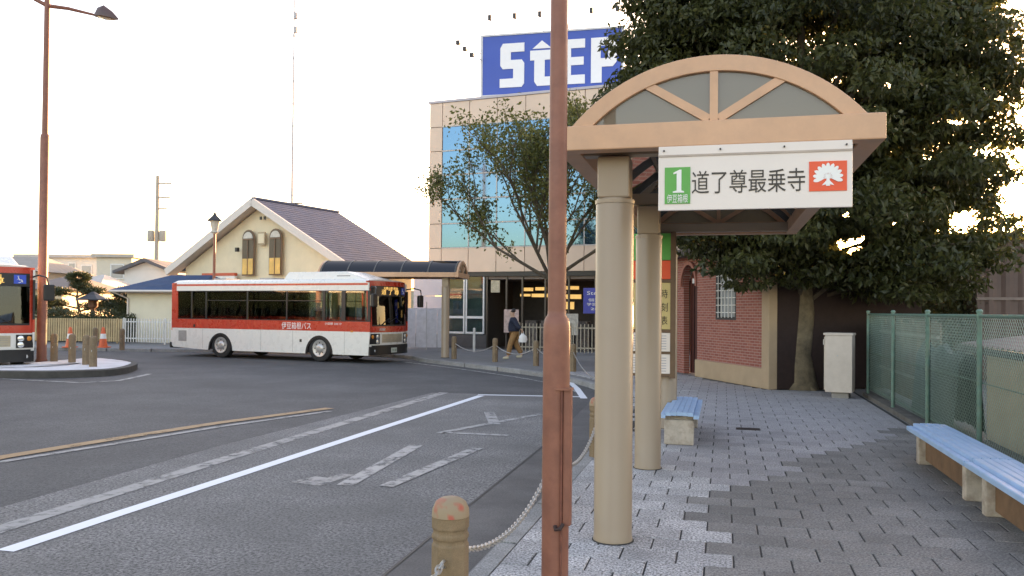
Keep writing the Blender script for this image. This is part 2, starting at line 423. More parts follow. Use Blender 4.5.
for pts, wd in (([(298,484),(322,478)], .3), ([(312,486),(348,475)], .28), ([(345,486),(416,446)], .30), ([(386,487.5),(477,449)], .27),
                ([(439,433.5),(541,414.5)], .22), ([(443,433),(508,436)], .22), ([(489,412.5),(495,425)], .30)):
    o = strip(gl(*pts), wd*.58, ZR + .009 + .0006*int(wd*100 % 7), 'bus_lettering_stroke', P_OLD if pts[0][0] < 340 else P_MID); o['kind'] = 'structure'

# traffic island at the left
isl_c = L2W(-11.4, 22.0)
isl = thing('traffic_island', 'kerbed traffic island with pale top beside the left bus', 'island', (isl_c.x, isl_c.y, ZR), R(YAW))
SNOW = mat('pale_island_top', (.62, .62, .64), .9, .08, 2, bump=.6, bscale=8, dirt=(.4, .39, .38), dirt_amt=.5)
ipts = [(-13.4,20.8),(-13.3,20.05),(-11.5,19.95),(-10.5,20.3),(-9.95,20.9),(-9.95,21.9),(-10.5,23.6),(-11.6,24.9),(-12.6,25.2),(-12.85,24.2),(-12.0,22.6),(-11.95,21.5),(-12.6,21.0)]
cc = catmull([Vector((a+11.4, c-22.0, 0)) for a, c in ipts + ipts[:1]], 5)[:-1]
def offs(P, d_):
    n_ = len(P); out = []
    for k in range(n_):
        t_ = (P[(k+1) % n_] - P[k-1]).normalized(); out.append(P[k] + Vector((-t_.y, t_.x, 0))*d_)
    return out
ko = cc; ki = offs(cc, .16); n = len(ko)
b = MB()
b.add([(p.x, p.y, 0) for p in ko] + [(p.x, p.y, .16) for p in ko] + [(p.x, p.y, .18) for p in ki] + [(p.x, p.y, .1) for p in ki],
      [(k, (k+1) % n, n + (k+1) % n, n + k) for k in range(n)] + [(n+k, n+(k+1) % n, 2*n+(k+1) % n, 2*n+k) for k in range(n)] + [(2*n+k, 2*n+(k+1) % n, 3*n+(k+1) % n, 3*n+k) for k in range(n)])
b.build('kerb', mat('dark_kerb', (.06, .056, .05), .85, .25, 4, bump=.4, bscale=50), isl)
b = MB(); rr = random.Random(2)
vv = [(p.x, p.y, .165) for p in ki]
k2 = offs(ki, .3); vv += [(p.x, p.y, .20 + rr.uniform(-.015, .015)) for p in k2]
b.add(vv, [(k, (k+1) % n, n + (k+1) % n, n+k) for k in range(n)] + [tuple(range(n, 2*n))]).build('top', SNOW, isl, smooth=True)

# far hills
b = MB(); rr = random.Random(9); xs = list(range(-420, 160, 6)); prof = []
for i, x in enumerate(xs):
    prof.append(11 + 8 * math.exp(-((x + 330) / 120) ** 2) + 4 * math.sin(x * .021) + 2.0 * math.sin(x * .07 + 1) + rr.uniform(0, 2.0))
vv = []; 
for r_, (yy, k) in enumerate(((330, 0.02), (350, .55), (380, 1.0), (430, .9))):
    for x, h in zip(xs, prof): vv.append((x * (yy / 380), yy, -1 + h * k + rr.uniform(-.6, .6)))
nn = len(xs)
ff = [(r_*nn+i, r_*nn+i+1, (r_+1)*nn+i+1, (r_+1)*nn+i) for r_ in range(3) for i in range(nn-1)]
b.add(vv, ff).build('hills', mat('hill_wood', (.16, .15, .09), .9, .35, .12, bump=.8, bscale=.6), kind='structure')

# ------------------------------------------------------------------ buildings
def rot_basis(p0, p1):                # wall running p0 -> p1 : origin, heading
    d_ = Vector((p1[0]-p0[0], p1[1]-p0[1], 0)); return math.atan2(d_.y, d_.x), d_.length

# --- office block with rooftop sign (local x along the facade left->right, -y towards the road)
FL = L2W(-3.6, 36.0); FRr = L2W(-3.6 + .926*15, 36.0 - .378*15)
ang, flen = rot_basis(FL, FRr)
PANEL = mat('pink_beige_panel', (.64, .47, .36), .38, .05, 1.5, spec=.6, rnd=.05)
PANELG = mat('lilac_grey_panel', (.44, .41, .45), .4, .05, 1.5, rnd=.04)
JOINT = mat('panel_joint', (.20, .16, .14), .7)
MIRROR = mat('blue_reflective_glazing', (.075, .17, .27), .05, .04, .6, metal=.85)
off = thing('office_building', 'pink-beige panelled office block with blue glazing behind the leafy street tree', 'building', (FL.x, FL.y, ZR), ang)
Z0 = 3.30; TOPZ = 10.55; NR = 7; RH = (TOPZ - Z0) / NR
box('wall', JOINT, off, 0, flen, .06, 9, 3.0, TOPZ - .05)
colw = [0.62] + [1.27] * 12
xs_ = [0]
for c_ in colw:
    if xs_[-1] + c_ < flen: xs_.append(xs_[-1] + c_)
xs_.append(flen)
pane_i = 0
for r_ in range(NR):
    z0, z1 = Z0 + r_*RH, Z0 + (r_+1)*RH
    for i in range(len(xs_) - 1):
        x0, x1 = xs_[i] + .012, xs_[i+1] - .012
        if 1 <= r_ <= 5 and i >= 1 and not (r_ < 3 and i == 1 and False):
            MB().box(x0+.012, x1-.012, .0, .05, z0+.035, z1-.03).build('window_pane', MIRROR, off)
        else:
            MB().box(x0, x1, -.02, .05, z0+.012, z1-.012).build('cladding_panel', PANEL, off, bevel=.006, seg=1)
for r_ in range(1, 7):
    z = Z0 + r_*RH
    box('transom', mat('window_trim', (.5, .47, .44), .4), off, xs_[1], flen, -.035, .05, z-.022, z+.022)
for i in range(2, len(xs_)-1):
    box('mullion', MATS['window_trim'], off, xs_[i]-.02, xs_[i]+.02, -.03, .05, Z0+RH+.03, Z0+6*RH-.03)
box('parapet_cap', PANELG, off, -.04, flen+.04, -.06, 9.04, TOPZ, TOPZ+.1)
# ground floor
box('soffit_band', BLACK, off, -.02, flen, -.05, 3, 3.12, 3.30)
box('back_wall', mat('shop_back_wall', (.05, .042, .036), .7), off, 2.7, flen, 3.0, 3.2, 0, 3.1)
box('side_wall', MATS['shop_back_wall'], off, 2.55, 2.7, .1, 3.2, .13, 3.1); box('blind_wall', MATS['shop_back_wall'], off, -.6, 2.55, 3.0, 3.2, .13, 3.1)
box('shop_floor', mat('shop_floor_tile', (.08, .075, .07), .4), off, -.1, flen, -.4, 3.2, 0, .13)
for k in range(3): box('cladding_panel', PANELG, off, -.7, .9, -.0, .12, .7 + k*.8 + .01, .7 + (k+1)*.8 - .01, bevel=.006)
box('plinth', mat('dark_plinth', (.07, .065, .065), .7), off, -.7, 2.75, -.03, .15, .13, .68)
WF = mat('white_window_frame', (.62, .62, .60), .4)
for x0, x1 in ((.95, 1.75), (1.8, 2.65)):
    wn = box('window_frame', WF, off, x0, x1, -.04, .06, .72, .80)
    for (a0, a1, c0, c1) in ((x0, x0+.06, .80, 3.1), (x1-.06, x1, .80, 3.1), (x0+.06, x1-.06, 1.36, 1.46)):
        box('glazing_bar', WF, wn, a0, a1, -.04, .06, c0, c1)
    box('pane', SHOPGLASS, wn, x0+.06, x1-.06, 0, .015, .8, 1.36); box('pane', SHOPGLASS, wn, x0+.06, x1-.06, 0, .015, 1.46, 3.1)
box('blind', mat('pale_teal_blind', (.38, .50, .48), .8), off, .9, 2.7, .25, .28, .15, 3.1)
nb = box('notice', mat('pale_blue_notice', (.35, .47, .62), .6), off, 1.15, 1.62, .10, .11, 1.55, 2.1)
for x in (2.72, 3.6, 4.3, 5.3, 6.3, 7.4, 8.6, 9.8): box('shopfront_post', mat('shop_bronze', (.09, .075, .06), .4, metal=.4), off, x, x+.07, .0, .1, .13, 3.1)
LIT = mat('lit_shop_sign', (.8, .55, .2), .5, emit=(1.0, .62, .16), est=.075)
LIT2 = mat('lit_shop_lamp', (.9, .75, .45), .5, emit=(1.0, .7, .3), est=.14)
for x0, x1, z0, z1 in ((4.12, 4.62, 2.52, 2.66), (4.72, 5.22, 2.55, 2.68), (4.05, 4.5, 2.30, 2.40), (4.56, 5.3, 2.27, 2.41), (5.5, 5.9, 2.6, 2.72), (6.0, 6.6, 2.58, 2.72), (5.45, 5.95, 2.22, 2.40), (6.05, 6.7, 2.2, 2.38), (5.95, 6.4, 1.78, 2.08), (7.1, 7.9, 2.25, 2.5)):
    box('lit_menu_board', LIT, off, x0, x1, .5, .53, z0, z1)
for x in (4.2, 4.9, 5.6, 6.4): box('display_shelf', mat('shop_goods', (.12, .10, .09), .7, .5, 9), off, x, x+.5, .7, 1.1, .13, 1.3)
for x0, x1, z0, z1, c_ in ((3.55, 4.2, .8, 1.75, (.5, .36, .32)), (6.1, 6.75, .75, 1.6, (.48, .44, .38)), (2.95, 3.35, 2.45, 2.95, (.45, .38, .26))):
    box('poster', mat('poster_%d' % int(x0*10), c_, .6, .25, 9), off, x0, x1, -.03, -.01, z0, z1)
bs = box('hanging_sign', mat('sign_blue', (.03, .045, .33), .4, .04), off, 7.05, 7.95, -.32, -.27, 1.62, 2.62)
for z_, tx, wd in ((2.42, 'SteP', .6), (2.15, '個別', .5), (1.98, '学習塾', .6), (1.8, '2F', .3)):
    text(tx, .2 if tx == 'SteP' else .13, (7.5, -.322, z_), (1,0,0), (0,0,1), WHITE, bs, width=wd)

# rooftop sign
sgn = thing('rooftop_sign', 'blue rooftop billboard with white lettering above the office block', 'sign', (FL.x, FL.y, TOPZ + ZR + .1), ang + R(9))
_a = Matrix.Rotation(ang, 3, 'Z') @ Vector((2.35, .3, 0)); _c = Matrix.Rotation(ang + R(9), 3, 'Z') @ Vector((2.35, .3, 0))
sgn.location = sgn.location + _a - _c
SX0, SX1, SZ0, SZ1 = 2.35, 8.2, .12, 2.60
SBLUE = mat('billboard_blue', (.006, .062, .40), .35, .06, .8)
box('board', SBLUE, sgn, SX0, SX1, .25, .5, SZ0, SZ1)
for (a0, a1, c0, c1) in ((SX0-.1, SX1+.1, SZ1, SZ1+.08), (SX0-.1, SX1+.1, SZ0-.08, SZ0), (SX0-.1, SX0, SZ0, SZ1), (SX1, SX1+.1, SZ0, SZ1)):
    box('frame', mat('billboard_edge', (.6, .6, .62), .4), sgn, a0, a1, .22, .52, c0, c1)
for x in (SX0+.5, SX0+2.2, SX1-2, SX1-.5): box('support_leg', STEEL, sgn, x, x+.1, .3, .42, 0, SZ0)
LW = mat('letter_white', (.8, .8, .82), .4, .02)
def letter(polys, x, wd, z, h):
    b = MB()
    for p in polys: b.prism([(x + a*wd, z + c*h) for a, c in p], (0, .25, 0), (1,0,0), (0,0,1), .03)
    b.build('letter', LW, sgn)
lz, lh = .40, 1.85
letter([[(.12,1),(1,1),(1,.80),(.45,.80),(.45,.62),(.9,.62),(1,.54),(1,.08),(.9,0),(0,0),(0,.2),(.55,.2),(.55,.42),(.12,.42),(.02,.5),(.02,.9)]], SX0+.75, 1.05, lz, lh)
letter([[(.18,.70),(.18,.58),(0,.58),(0,.80),(1,.80),(1,.58),(.62,.58),(.62,.2),(.95,.2),(.95,0),(.3,0),(.18,.1)], [(.1,.84),(.5,1.02),(.9,.84)]], SX0+2.05, 1.0, lz, lh)
letter([[(.15,1),(1,1),(1,.8),(.45,.8),(.45,.6),(.95,.6),(.95,.42),(.45,.42),(.45,.2),(1,.2),(1,0),(.15,0),(0,.1),(0,.9)]], SX0+3.3, 1.05, lz, lh)
letter([[(0,0),(0,1),(.85,1),(1,.9),(1,.45),(.85,.35),(.42,.35),(.42,0)]], SX0+4.6, 1.05, lz, lh)
box('letter_hole', SBLUE, sgn, SX0+5.0, SX0+5.3, .205, .225, lz+1.0, lz+1.5)
for k in range(6):
    x = SX0 + .5 + k * 1.05
    fl = MB().tube([(x, .3, SZ1+.08), (x, -.5, SZ1+.5)], .02, 5).build('floodlight_arm', STEEL, sgn)
    MB().box(x-.07, x+.07, -.6, -.45, SZ1+.42, SZ1+.62).build('floodlight', DARK, fl)
for k in range(3):
    x, z = SX0 - .35 - .3*k, SZ1 - .9 + .28*k
    fl = MB().tube([(SX0, .3, z-.1), (x, -.2, z)], .02, 5).build('floodlight_arm', STEEL, sgn)
    MB().box(x-.08, x+.08, -.3, -.15, z-.07, z+.1).build('floodlight', DARK, fl)

# --- cream gabled house behind the bus (local x along the gable, y along the ridge)
ap = L2W(-12.4, 40.0); hu = L2W(.47, .88) - L2W(0, 0); ang = math.atan2(-hu.x, hu.y)
hs = thing('gabled_house', 'cream gabled building with two arched windows and grey slate roof behind the bus', 'house', (ap.x, ap.y, ZR), ang)
RZ, EZ, HW, HL = 6.9, 3.62, 5.9, 6.2
wall_w = HW - .75; wz = RZ - .28 - (RZ - EZ) / HW * wall_w
arch = lambda xc, hw, z0, z1, n=8: [(xc-hw, z0), (xc+hw, z0)] + [(xc + hw*math.cos(math.pi*k/n), z1 - hw + hw*math.sin(math.pi*k/n)) for k in range(n+1)]
b = MB(); b.prism([(-wall_w, 0), (wall_w, 0), (wall_w, wz), (0, RZ-.28), (-wall_w, wz)], (0, .55, 0), (1,0,0), (0,0,1), -.2)
b.box(-wall_w, -wall_w+.2, .56, HL-.6, 0, wz); b.box(wall_w-.2, wall_w, .56, HL-.6, 0, wz)
b.prism([(-wall_w, 0), (wall_w, 0), (wall_w, wz), (0, RZ-.28), (-wall_w, wz)], (0, HL-.6, 0), (1,0,0), (0,0,1), -.2)
b.build('wall', CREAM, hs)
SLATE = mat('blue_grey_slate', (.040, .075, .145), .8, .14, 2.5, spec=.1, bump=.3, bscale=30, dirt=(.10, .11, .15), dirt_amt=.4, dscale=1.3)
TRIM = mat('pale_bargeboard', (.58, .54, .50), .5, .04)
sl_ = math.hypot(HW, RZ - EZ)
for sgn_ in (-1, 1):
    b = MB(); u = Vector((sgn_ * HW, 0, EZ - RZ)).normalized()
    up = Vector((sgn_ * (RZ-EZ), 0, HW)).normalized()
    NS = 26
    for k in range(NS):
        a0 = Vector((0, 0, RZ)) + u * (sl_ * k / NS); a1 = Vector((0, 0, RZ)) + u * (sl_ * (k+1) / NS + .05)
        o0, o1 = up * .028, up * .042
        vs_ = [a0 + o0, a1 + o1, a1 - up*.02, a0 - up*.02]
        b.add([(v.x, 0, v.z) for v in vs_] + [(v.x, HL, v.z) for v in vs_], [(0,1,5,4),(1,2,6,5),(3,2,1,0),(4,5,6,7),(2,3,7,6)] if sgn_ > 0 else [(4,5,1,0),(5,6,2,1),(0,1,2,3),(7,6,5,4),(6,7,3,2)])
    b.build('roof_slope', SLATE, hs)
    q0 = Vector((0, -.04, RZ - .12)); q1 = q0 + u * sl_
    MB().bar(q0, q1, .12, .34, up=up).build('bargeboard', TRIM, hs)
    MB().bar(q0 + Vector((0, .38, -.06)), q1 + Vector((0, .38, -.06)), .62, .03, up=up).build('soffit', TRIM, hs)
    MB().tube([(sgn_*HW, 0, EZ-.05), (sgn_*HW, HL, EZ-.05)], .07, 8).build('gutter', TRIM, hs)
MB().bar((0, 0, RZ+.06), (0, HL, RZ+.06), .22, .1).build('ridge_cap', SLATE, hs)
WOODF = mat('brown_window_frame', (.17, .10, .06), .5)
AMBER = mat('amber_window_blind', (.70, .42, .12), .5, .2, 2)
for xc in (-.25, 1.5):
    xx = xc - .35
    fr = MB().prism(arch(xx, .40, 3.28, 5.5), (0, .33, 0), (1,0,0), (0,0,1), -.04).build('window', WOODF, hs)
    MB().prism(arch(xx, .35, 3.33, 5.45), (0, .325, 0), (1,0,0), (0,0,1), .012).build('pane', mat('house_glass', (.085, .065, .045), .35, .2, 2, spec=.4), fr)
    MB().prism([(xx + .31*math.cos(math.pi*k/10), 5.08 + .31*math.sin(math.pi*k/10)) for k in range(11)], (0, .31, 0), (1,0,0), (0,0,1), .012).build('fanlight', mat('fan_pale', (.45, .45, .42), .3), fr)
    MB().box(xx-.34, xx+.34, .29, .305, 3.34, 4.1).build('blind', AMBER, fr)
    MB().box(xx-.02, xx+.02, .27, .288, 3.34, 5.05).build('glazing_bar', WOODF, fr)
    MB().box(xx-.33, xx+.33, .27, .288, 5.0, 5.06).build('glazing_bar', WOODF, fr)
sq = box('wall_plaque', mat('square_trim', (.36, .28, .18), .6), hs, .03, .51, .30, .36, 4.75, 5.35)
box('plaque_face', CREAM, sq, .09, .45, .285, .298, 4.82, 5.28)
box('wall_lamp', DARK, hs, -1.35, -1.2, .2, .35, 4.45, 4.65)
box('vent', DARK, hs, .15, .25, .3, .36, 5.95, 6.1); box('vent', DARK, hs, .4, .5, .3, .36, 5.95, 6.1)
box('vent', DARK, hs, .05, .35, .28, .36, 2.72, 2.85)
ss = box('shop_sign', mat('sign_white_face', (.74, .72, .68), .5), hs, -3.5, -1.3, .15, .3, 2.7, 3.28)
box('red_band', mat('sign_red_band', (.55, .09, .04), .5), ss, -3.52, -1.28, .13, .32, 3.28, 3.42)
text('そば うどん', .3, (-2.4, .146, 3.05), (1,0,0), (0,0,1), mat('sign_pink_text', (.6, .2, .15), .5), ss, width=1.7)

# annex with lean slate roof to the left
an0, an1 = L2W(-17.7, 38.6), L2W(-14.0, 37.6); ang, ln = rot_basis(an0, an1)
an = thing('annex_building', 'low cream outbuilding with blue-grey hipped roof left of the bus', 'building', (an0.x, an0.y, ZR), ang)
box('wall', mat('annex_render', (.62, .58, .45), .8, .05, 2, bump=.15), an, 0, ln, 0, 4, 0, 2.5)
b = MB(); x0, x1, y0, y1 = -.5, ln+.3, -.5, 4.5
b.add([(x0,y0,2.5),(x1,y0,2.5),(x1,y1,2.5),(x0,y1,2.5),(x0+1.4,1.9,3.25),(x1-1,1.9,3.25),(x0,y0,2.42),(x1,y0,2.42),(x1,y1,2.42),(x0,y1,2.42)],
      [(0,1,5,4),(1,2,5),(2,3,4,5),(3,0,4),(6,7,1,0),(7,8,2,1),(8,9,3,2),(9,6,0,3),(9,8,7,6)])
b.build('roof', SLATE, an)
MB().tube([(x0, y0-.04, 2.44), (x1, y0-.04, 2.44)], .06, 6).build('gutter', TRIM, an)
MB().tube([(x0+.1, y0, 2.42), (.1, -.04, 2.1), (.1, -.04, .1)], .04, 6).build('downpipe', TRIM, an)

# far houses at the left
def far_house(label, px0, px1, d, z_top, roof, cwall, wins, depth=8, croof=(.2, .17, .15), name='far_house', cat='house', balcony=False):
    a, c_ = W(px0, 306, d), W(px1, 306, d); ang, ln = rot_basis(a, c_)
    t = thing(name, label, cat, (a.x, a.y, ZR), ang)
    wm = mat(label[:20], cwall, .8, .05, 1); rm = mat(label[:20] + 'roof', croof, .7, .1, 2, bump=.2, bscale=10)
    box('wall', wm, t, 0, ln, 0, depth, 0, z_top)
    if roof == 'flat': box('roof', rm, t, -.3, ln+.3, -.3, depth+.3, z_top, z_top+.25)
    elif roof == 'gable':
        h = ln * .26
        b = MB(); b.prism([(-.6, z_top-.1), (ln/2, z_top+h), (ln+.6, z_top-.1), (ln+.6, z_top-.3), (ln/2, z_top+h-.25), (-.6, z_top-.3)], (0, depth+.5, 0), (1,0,0), (0,0,1), depth+1); b.build('roof', rm, t)
        MB().prism([(0, z_top-.02), (ln, z_top-.02), (ln/2, z_top+h-.26)], (0, .2, 0), (1,0,0), (0,0,1), .2).build('gable', wm, t)
    else:
        h = depth * .16
        b = MB(); b.add([(-.6,-.6,z_top),(ln+.6,-.6,z_top),(ln+.6,depth+.6,z_top),(-.6,depth+.6,z_top),(1.2,depth/2,z_top+h),(ln-1.2,depth/2,z_top+h)], [(0,1,5,4),(1,2,5),(2,3,4,5),(3,0,4),(3,2,1,0)]); b.build('roof', rm, t)
    for (x0, x1, z0, z1) in wins:
        f = box('window', WF, t, x0*ln, x1*ln, -.06, .05, z0, z1)
        box('pane', mat('far_glass', (.22, .26, .30), .1, .1, .5, spec=.8), f, x0*ln+.1, x1*ln-.1, -.08, -.065, z0+.1, z1-.1)
    if balcony:
        bb = box('balcony', mat('balcony_pale', (.55, .57, .6), .6), t, ln*.05, ln*.62, -1.1, -.02, 3.3, 4.3)
        for k in range(14): box('baluster', WHITE, bb, ln*.05 + k*ln*.043, ln*.05 + k*ln*.043+.05, -1.16, -1.11, 3.4, 4.3)
    return t
far_house('pale two-storey apartment block with a balcony behind the garden pines', 18, 98, 74, 6.0, 'flat', (.60, .58, .53), [(.1,.22,4.4,5.6),(.3,.42,4.4,5.6),(.62,.72,3.6,5.6),(.78,.92,4.2,5.4)], balcony=True, croof=(.42, .4, .38))
far_house('cream two-storey house with square windows left of the utility pole', 96, 131, 66, 5.6, 'flat', (.62, .56, .45), [(.4,.8,3.9,5.1),(.15,.4,1.4,3.2)], croof=(.4, .37, .33))
far_house('white gabled house with dark slate roof beside the utility pole', 124, 168, 58, 4.3, 'gable', (.62, .6, .57), [(.35,.6,2.4,3.4)], croof=(.09, .09, .10))
far_house('house with pale brown tiled roof behind the tan garden fence', 48, 92, 50, 2.5, 'hip', (.58, .52, .42), [(.2,.5,1.2,2.2)], croof=(.45, .41, .37))
far_house('brown tiled house at the left edge above the left bus', -40, 30, 62, 4.3, 'hip', (.5, .46, .4), [(.7,.85,2.2,3.6)], croof=(.25, .22, .19))
far_house('small house with brown eaves right of the left bus mirror', 26, 62, 44, 2.6, 'hip', (.55, .48, .36), [(.5,.8,1.0,2.0)], croof=(.17, .13, .11), depth=6)

# --- brick kiosk building on the right of the path
BRICK = bpy.data.materials.new('red_brick'); BRICK.use_nodes = True
t = BRICK.node_tree; N = t.nodes; K = t.links; p = N['Principled BSDF']
tc = N.new('ShaderNodeTexCoord'); mp = N.new('ShaderNodeMapping'); mp.inputs['Rotation'].default_value = (R(90), 0, 0); K.new(tc.outputs['Object'], mp.inputs['Vector'])
br = N.new('ShaderNodeTexBrick'); K.new(mp.outputs[0], br.inputs['Vector'])
br.inputs['Color1'].default_value = (.25, .066, .046, 1); br.inputs['Color2'].default_value = (.33, .10, .07, 1); br.inputs['Mortar'].default_value = (.36, .24, .2, 1)
br.inputs['Scale'].default_value = 1.0; br.inputs['Brick Width'].default_value = .21; br.inputs['Row Height'].default_value = .062; br.inputs['Mortar Size'].default_value = .007
K.new(br.outputs['Color'], p.inputs['Base Color']); p.inputs['Roughness'].default_value = .8
bp = N.new('ShaderNodeBump'); bp.inputs['Strength'].default_value = .6; bp.inputs['Distance'].default_value = .01; bp.invert = True; K.new(br.outputs['Fac'], bp.inputs['Height']); K.new(bp.outputs[0], p.inputs['Normal'])
MATS['red_brick'] = BRICK
STONE = mat('beige_stone', (.38, .27, .17), .7, .08, 3, bump=.2)
k0, k1 = (-.62, 21.35), (.985, 18.2); ang, kl = rot_basis(k0, k1)
kio = thing('brick_kiosk', 'red brick kiosk with arched door and barred window under the big tree', 'kiosk', (k0[0], k0[1], 0), ang)
# local x towards the camera along the wall, -y ... outward normal is to the left of heading reversed
KH = 3.0
fy = 0.0
wx0, wx1, wz0, wz1 = 1.0, 2.0, 1.42, 2.78
b = MB()
for (x0, x1, z0, z1) in ((.0, wx0, .42, KH), (wx1, kl-.3, .42, KH), (wx0, wx1, .42, wz0), (wx0, wx1, wz1, KH)):
    b.box(x0, x1, 0, .22, z0, z1)
b.build('wall', BRICK, kio)
box('plinth', STONE, kio, -.0, kl-.3, -.06, .22, 0, .42, bevel=.01)
box('corner_pier', STONE, kio, kl-.3, kl, -.07, .13, 0, KH, bevel=.015)
box('end_wall', mat('shade_toned_brown_wall', (.03, .015, .012), .85, .15), kio, kl-.28, kl-.02, .13, 3.6, 0, 2.35)  # brown taken nearly to black: tree shade put into the base colour
wn = box('window', DARK, kio, wx0, wx1, .0, .1, wz0, wz0+.07)
for a in ((wx0, wx0+.06, wz0+.07, wz1), (wx1-.06, wx1, wz0+.07, wz1), (wx0+.06, wx1-.06, wz1-.06, wz1)): box('frame_bar', DARK, wn, a[0], a[1], .0, .1, a[2], a[3])
box('pane', mat('frosted_pane', (.30, .33, .34), .25, .1, 3), wn, wx0+.06, wx1-.06, .08, .1, wz0+.07, wz1-.06)
for k in range(1, 6): box('grille_bar', WHITE, wn, wx0+k*(wx1-wx0)/6-.008, wx0+k*(wx1-wx0)/6+.008, -.03, -.014, wz0+.05, wz1)
for k in range(1, 8): box('grille_bar', WHITE, wn, wx0+.03, wx1-.03, -.012, .002, wz0+k*.17-.008, wz0+k*.17+.008)
# door bay set at an angle
BAYX = -1.15
b = MB(); b.prism([(BAYX-.5, 0), (BAYX-.5, KH), (.0, KH), (.0, 0), (-.13, 0)] + [(BAYX/2 - .02 + .42*math.cos(math.pi*k/10), 2.25 + .55*math.sin(math.pi*k/10)) for k in range(11)] + [(-.97, 0)], (0, .1, 0), (1,0,0), (0,0,1), -.15)
b.build('door_surround_wall', BRICK, kio)
ring = [(BAYX/2 - .02 + .50*math.cos(math.pi*k/12), 2.25 + .64*math.sin(math.pi*k/12)) for k in range(13)]
b = MB()
for i in range(12):
    a, c_ = ring[i], ring[i+1]; ia = (BAYX/2-.02 + .42*math.cos(math.pi*i/12), 2.25+.55*math.sin(math.pi*i/12)); ic = (BAYX/2-.02 + .42*math.cos(math.pi*(i+1)/12), 2.25+.55*math.sin(math.pi*(i+1)/12))
    b.prism([a, c_, ic, ia], (0, .06, 0), (1,0,0), (0,0,1), .05)
b.build('door_arch', mat('arch_brick', (.34, .13, .09), .8, .2, 14, bump=.3), kio)
dr = MB().prism(arch(BAYX/2-.02, .44, .02, 2.8), (0, .3, 0), (1,0,0), (0,0,1), -.05).build('door', mat('dark_red_door', (.075, .022, .018), .45, .15, 8), kio)
for k in range(5): box('plank_groove', BLACK, dr, BAYX/2-.36+k*.16, BAYX/2-.35+k*.16, .282, .298, .05, 2.4)
box('door_lamp', WF, kio, BAYX/2-.1, BAYX/2+.1, .18, .26, 2.33, 2.45)
box('rear_wall', BRICK, kio, -6.6, BAYX-.5, .1, .3, 0, KH)
box('roof', mat('kiosk_roof', (.10, .08, .075), .8), kio, -6.8, kl+.12, -.25, 1.3, KH, KH+.18)

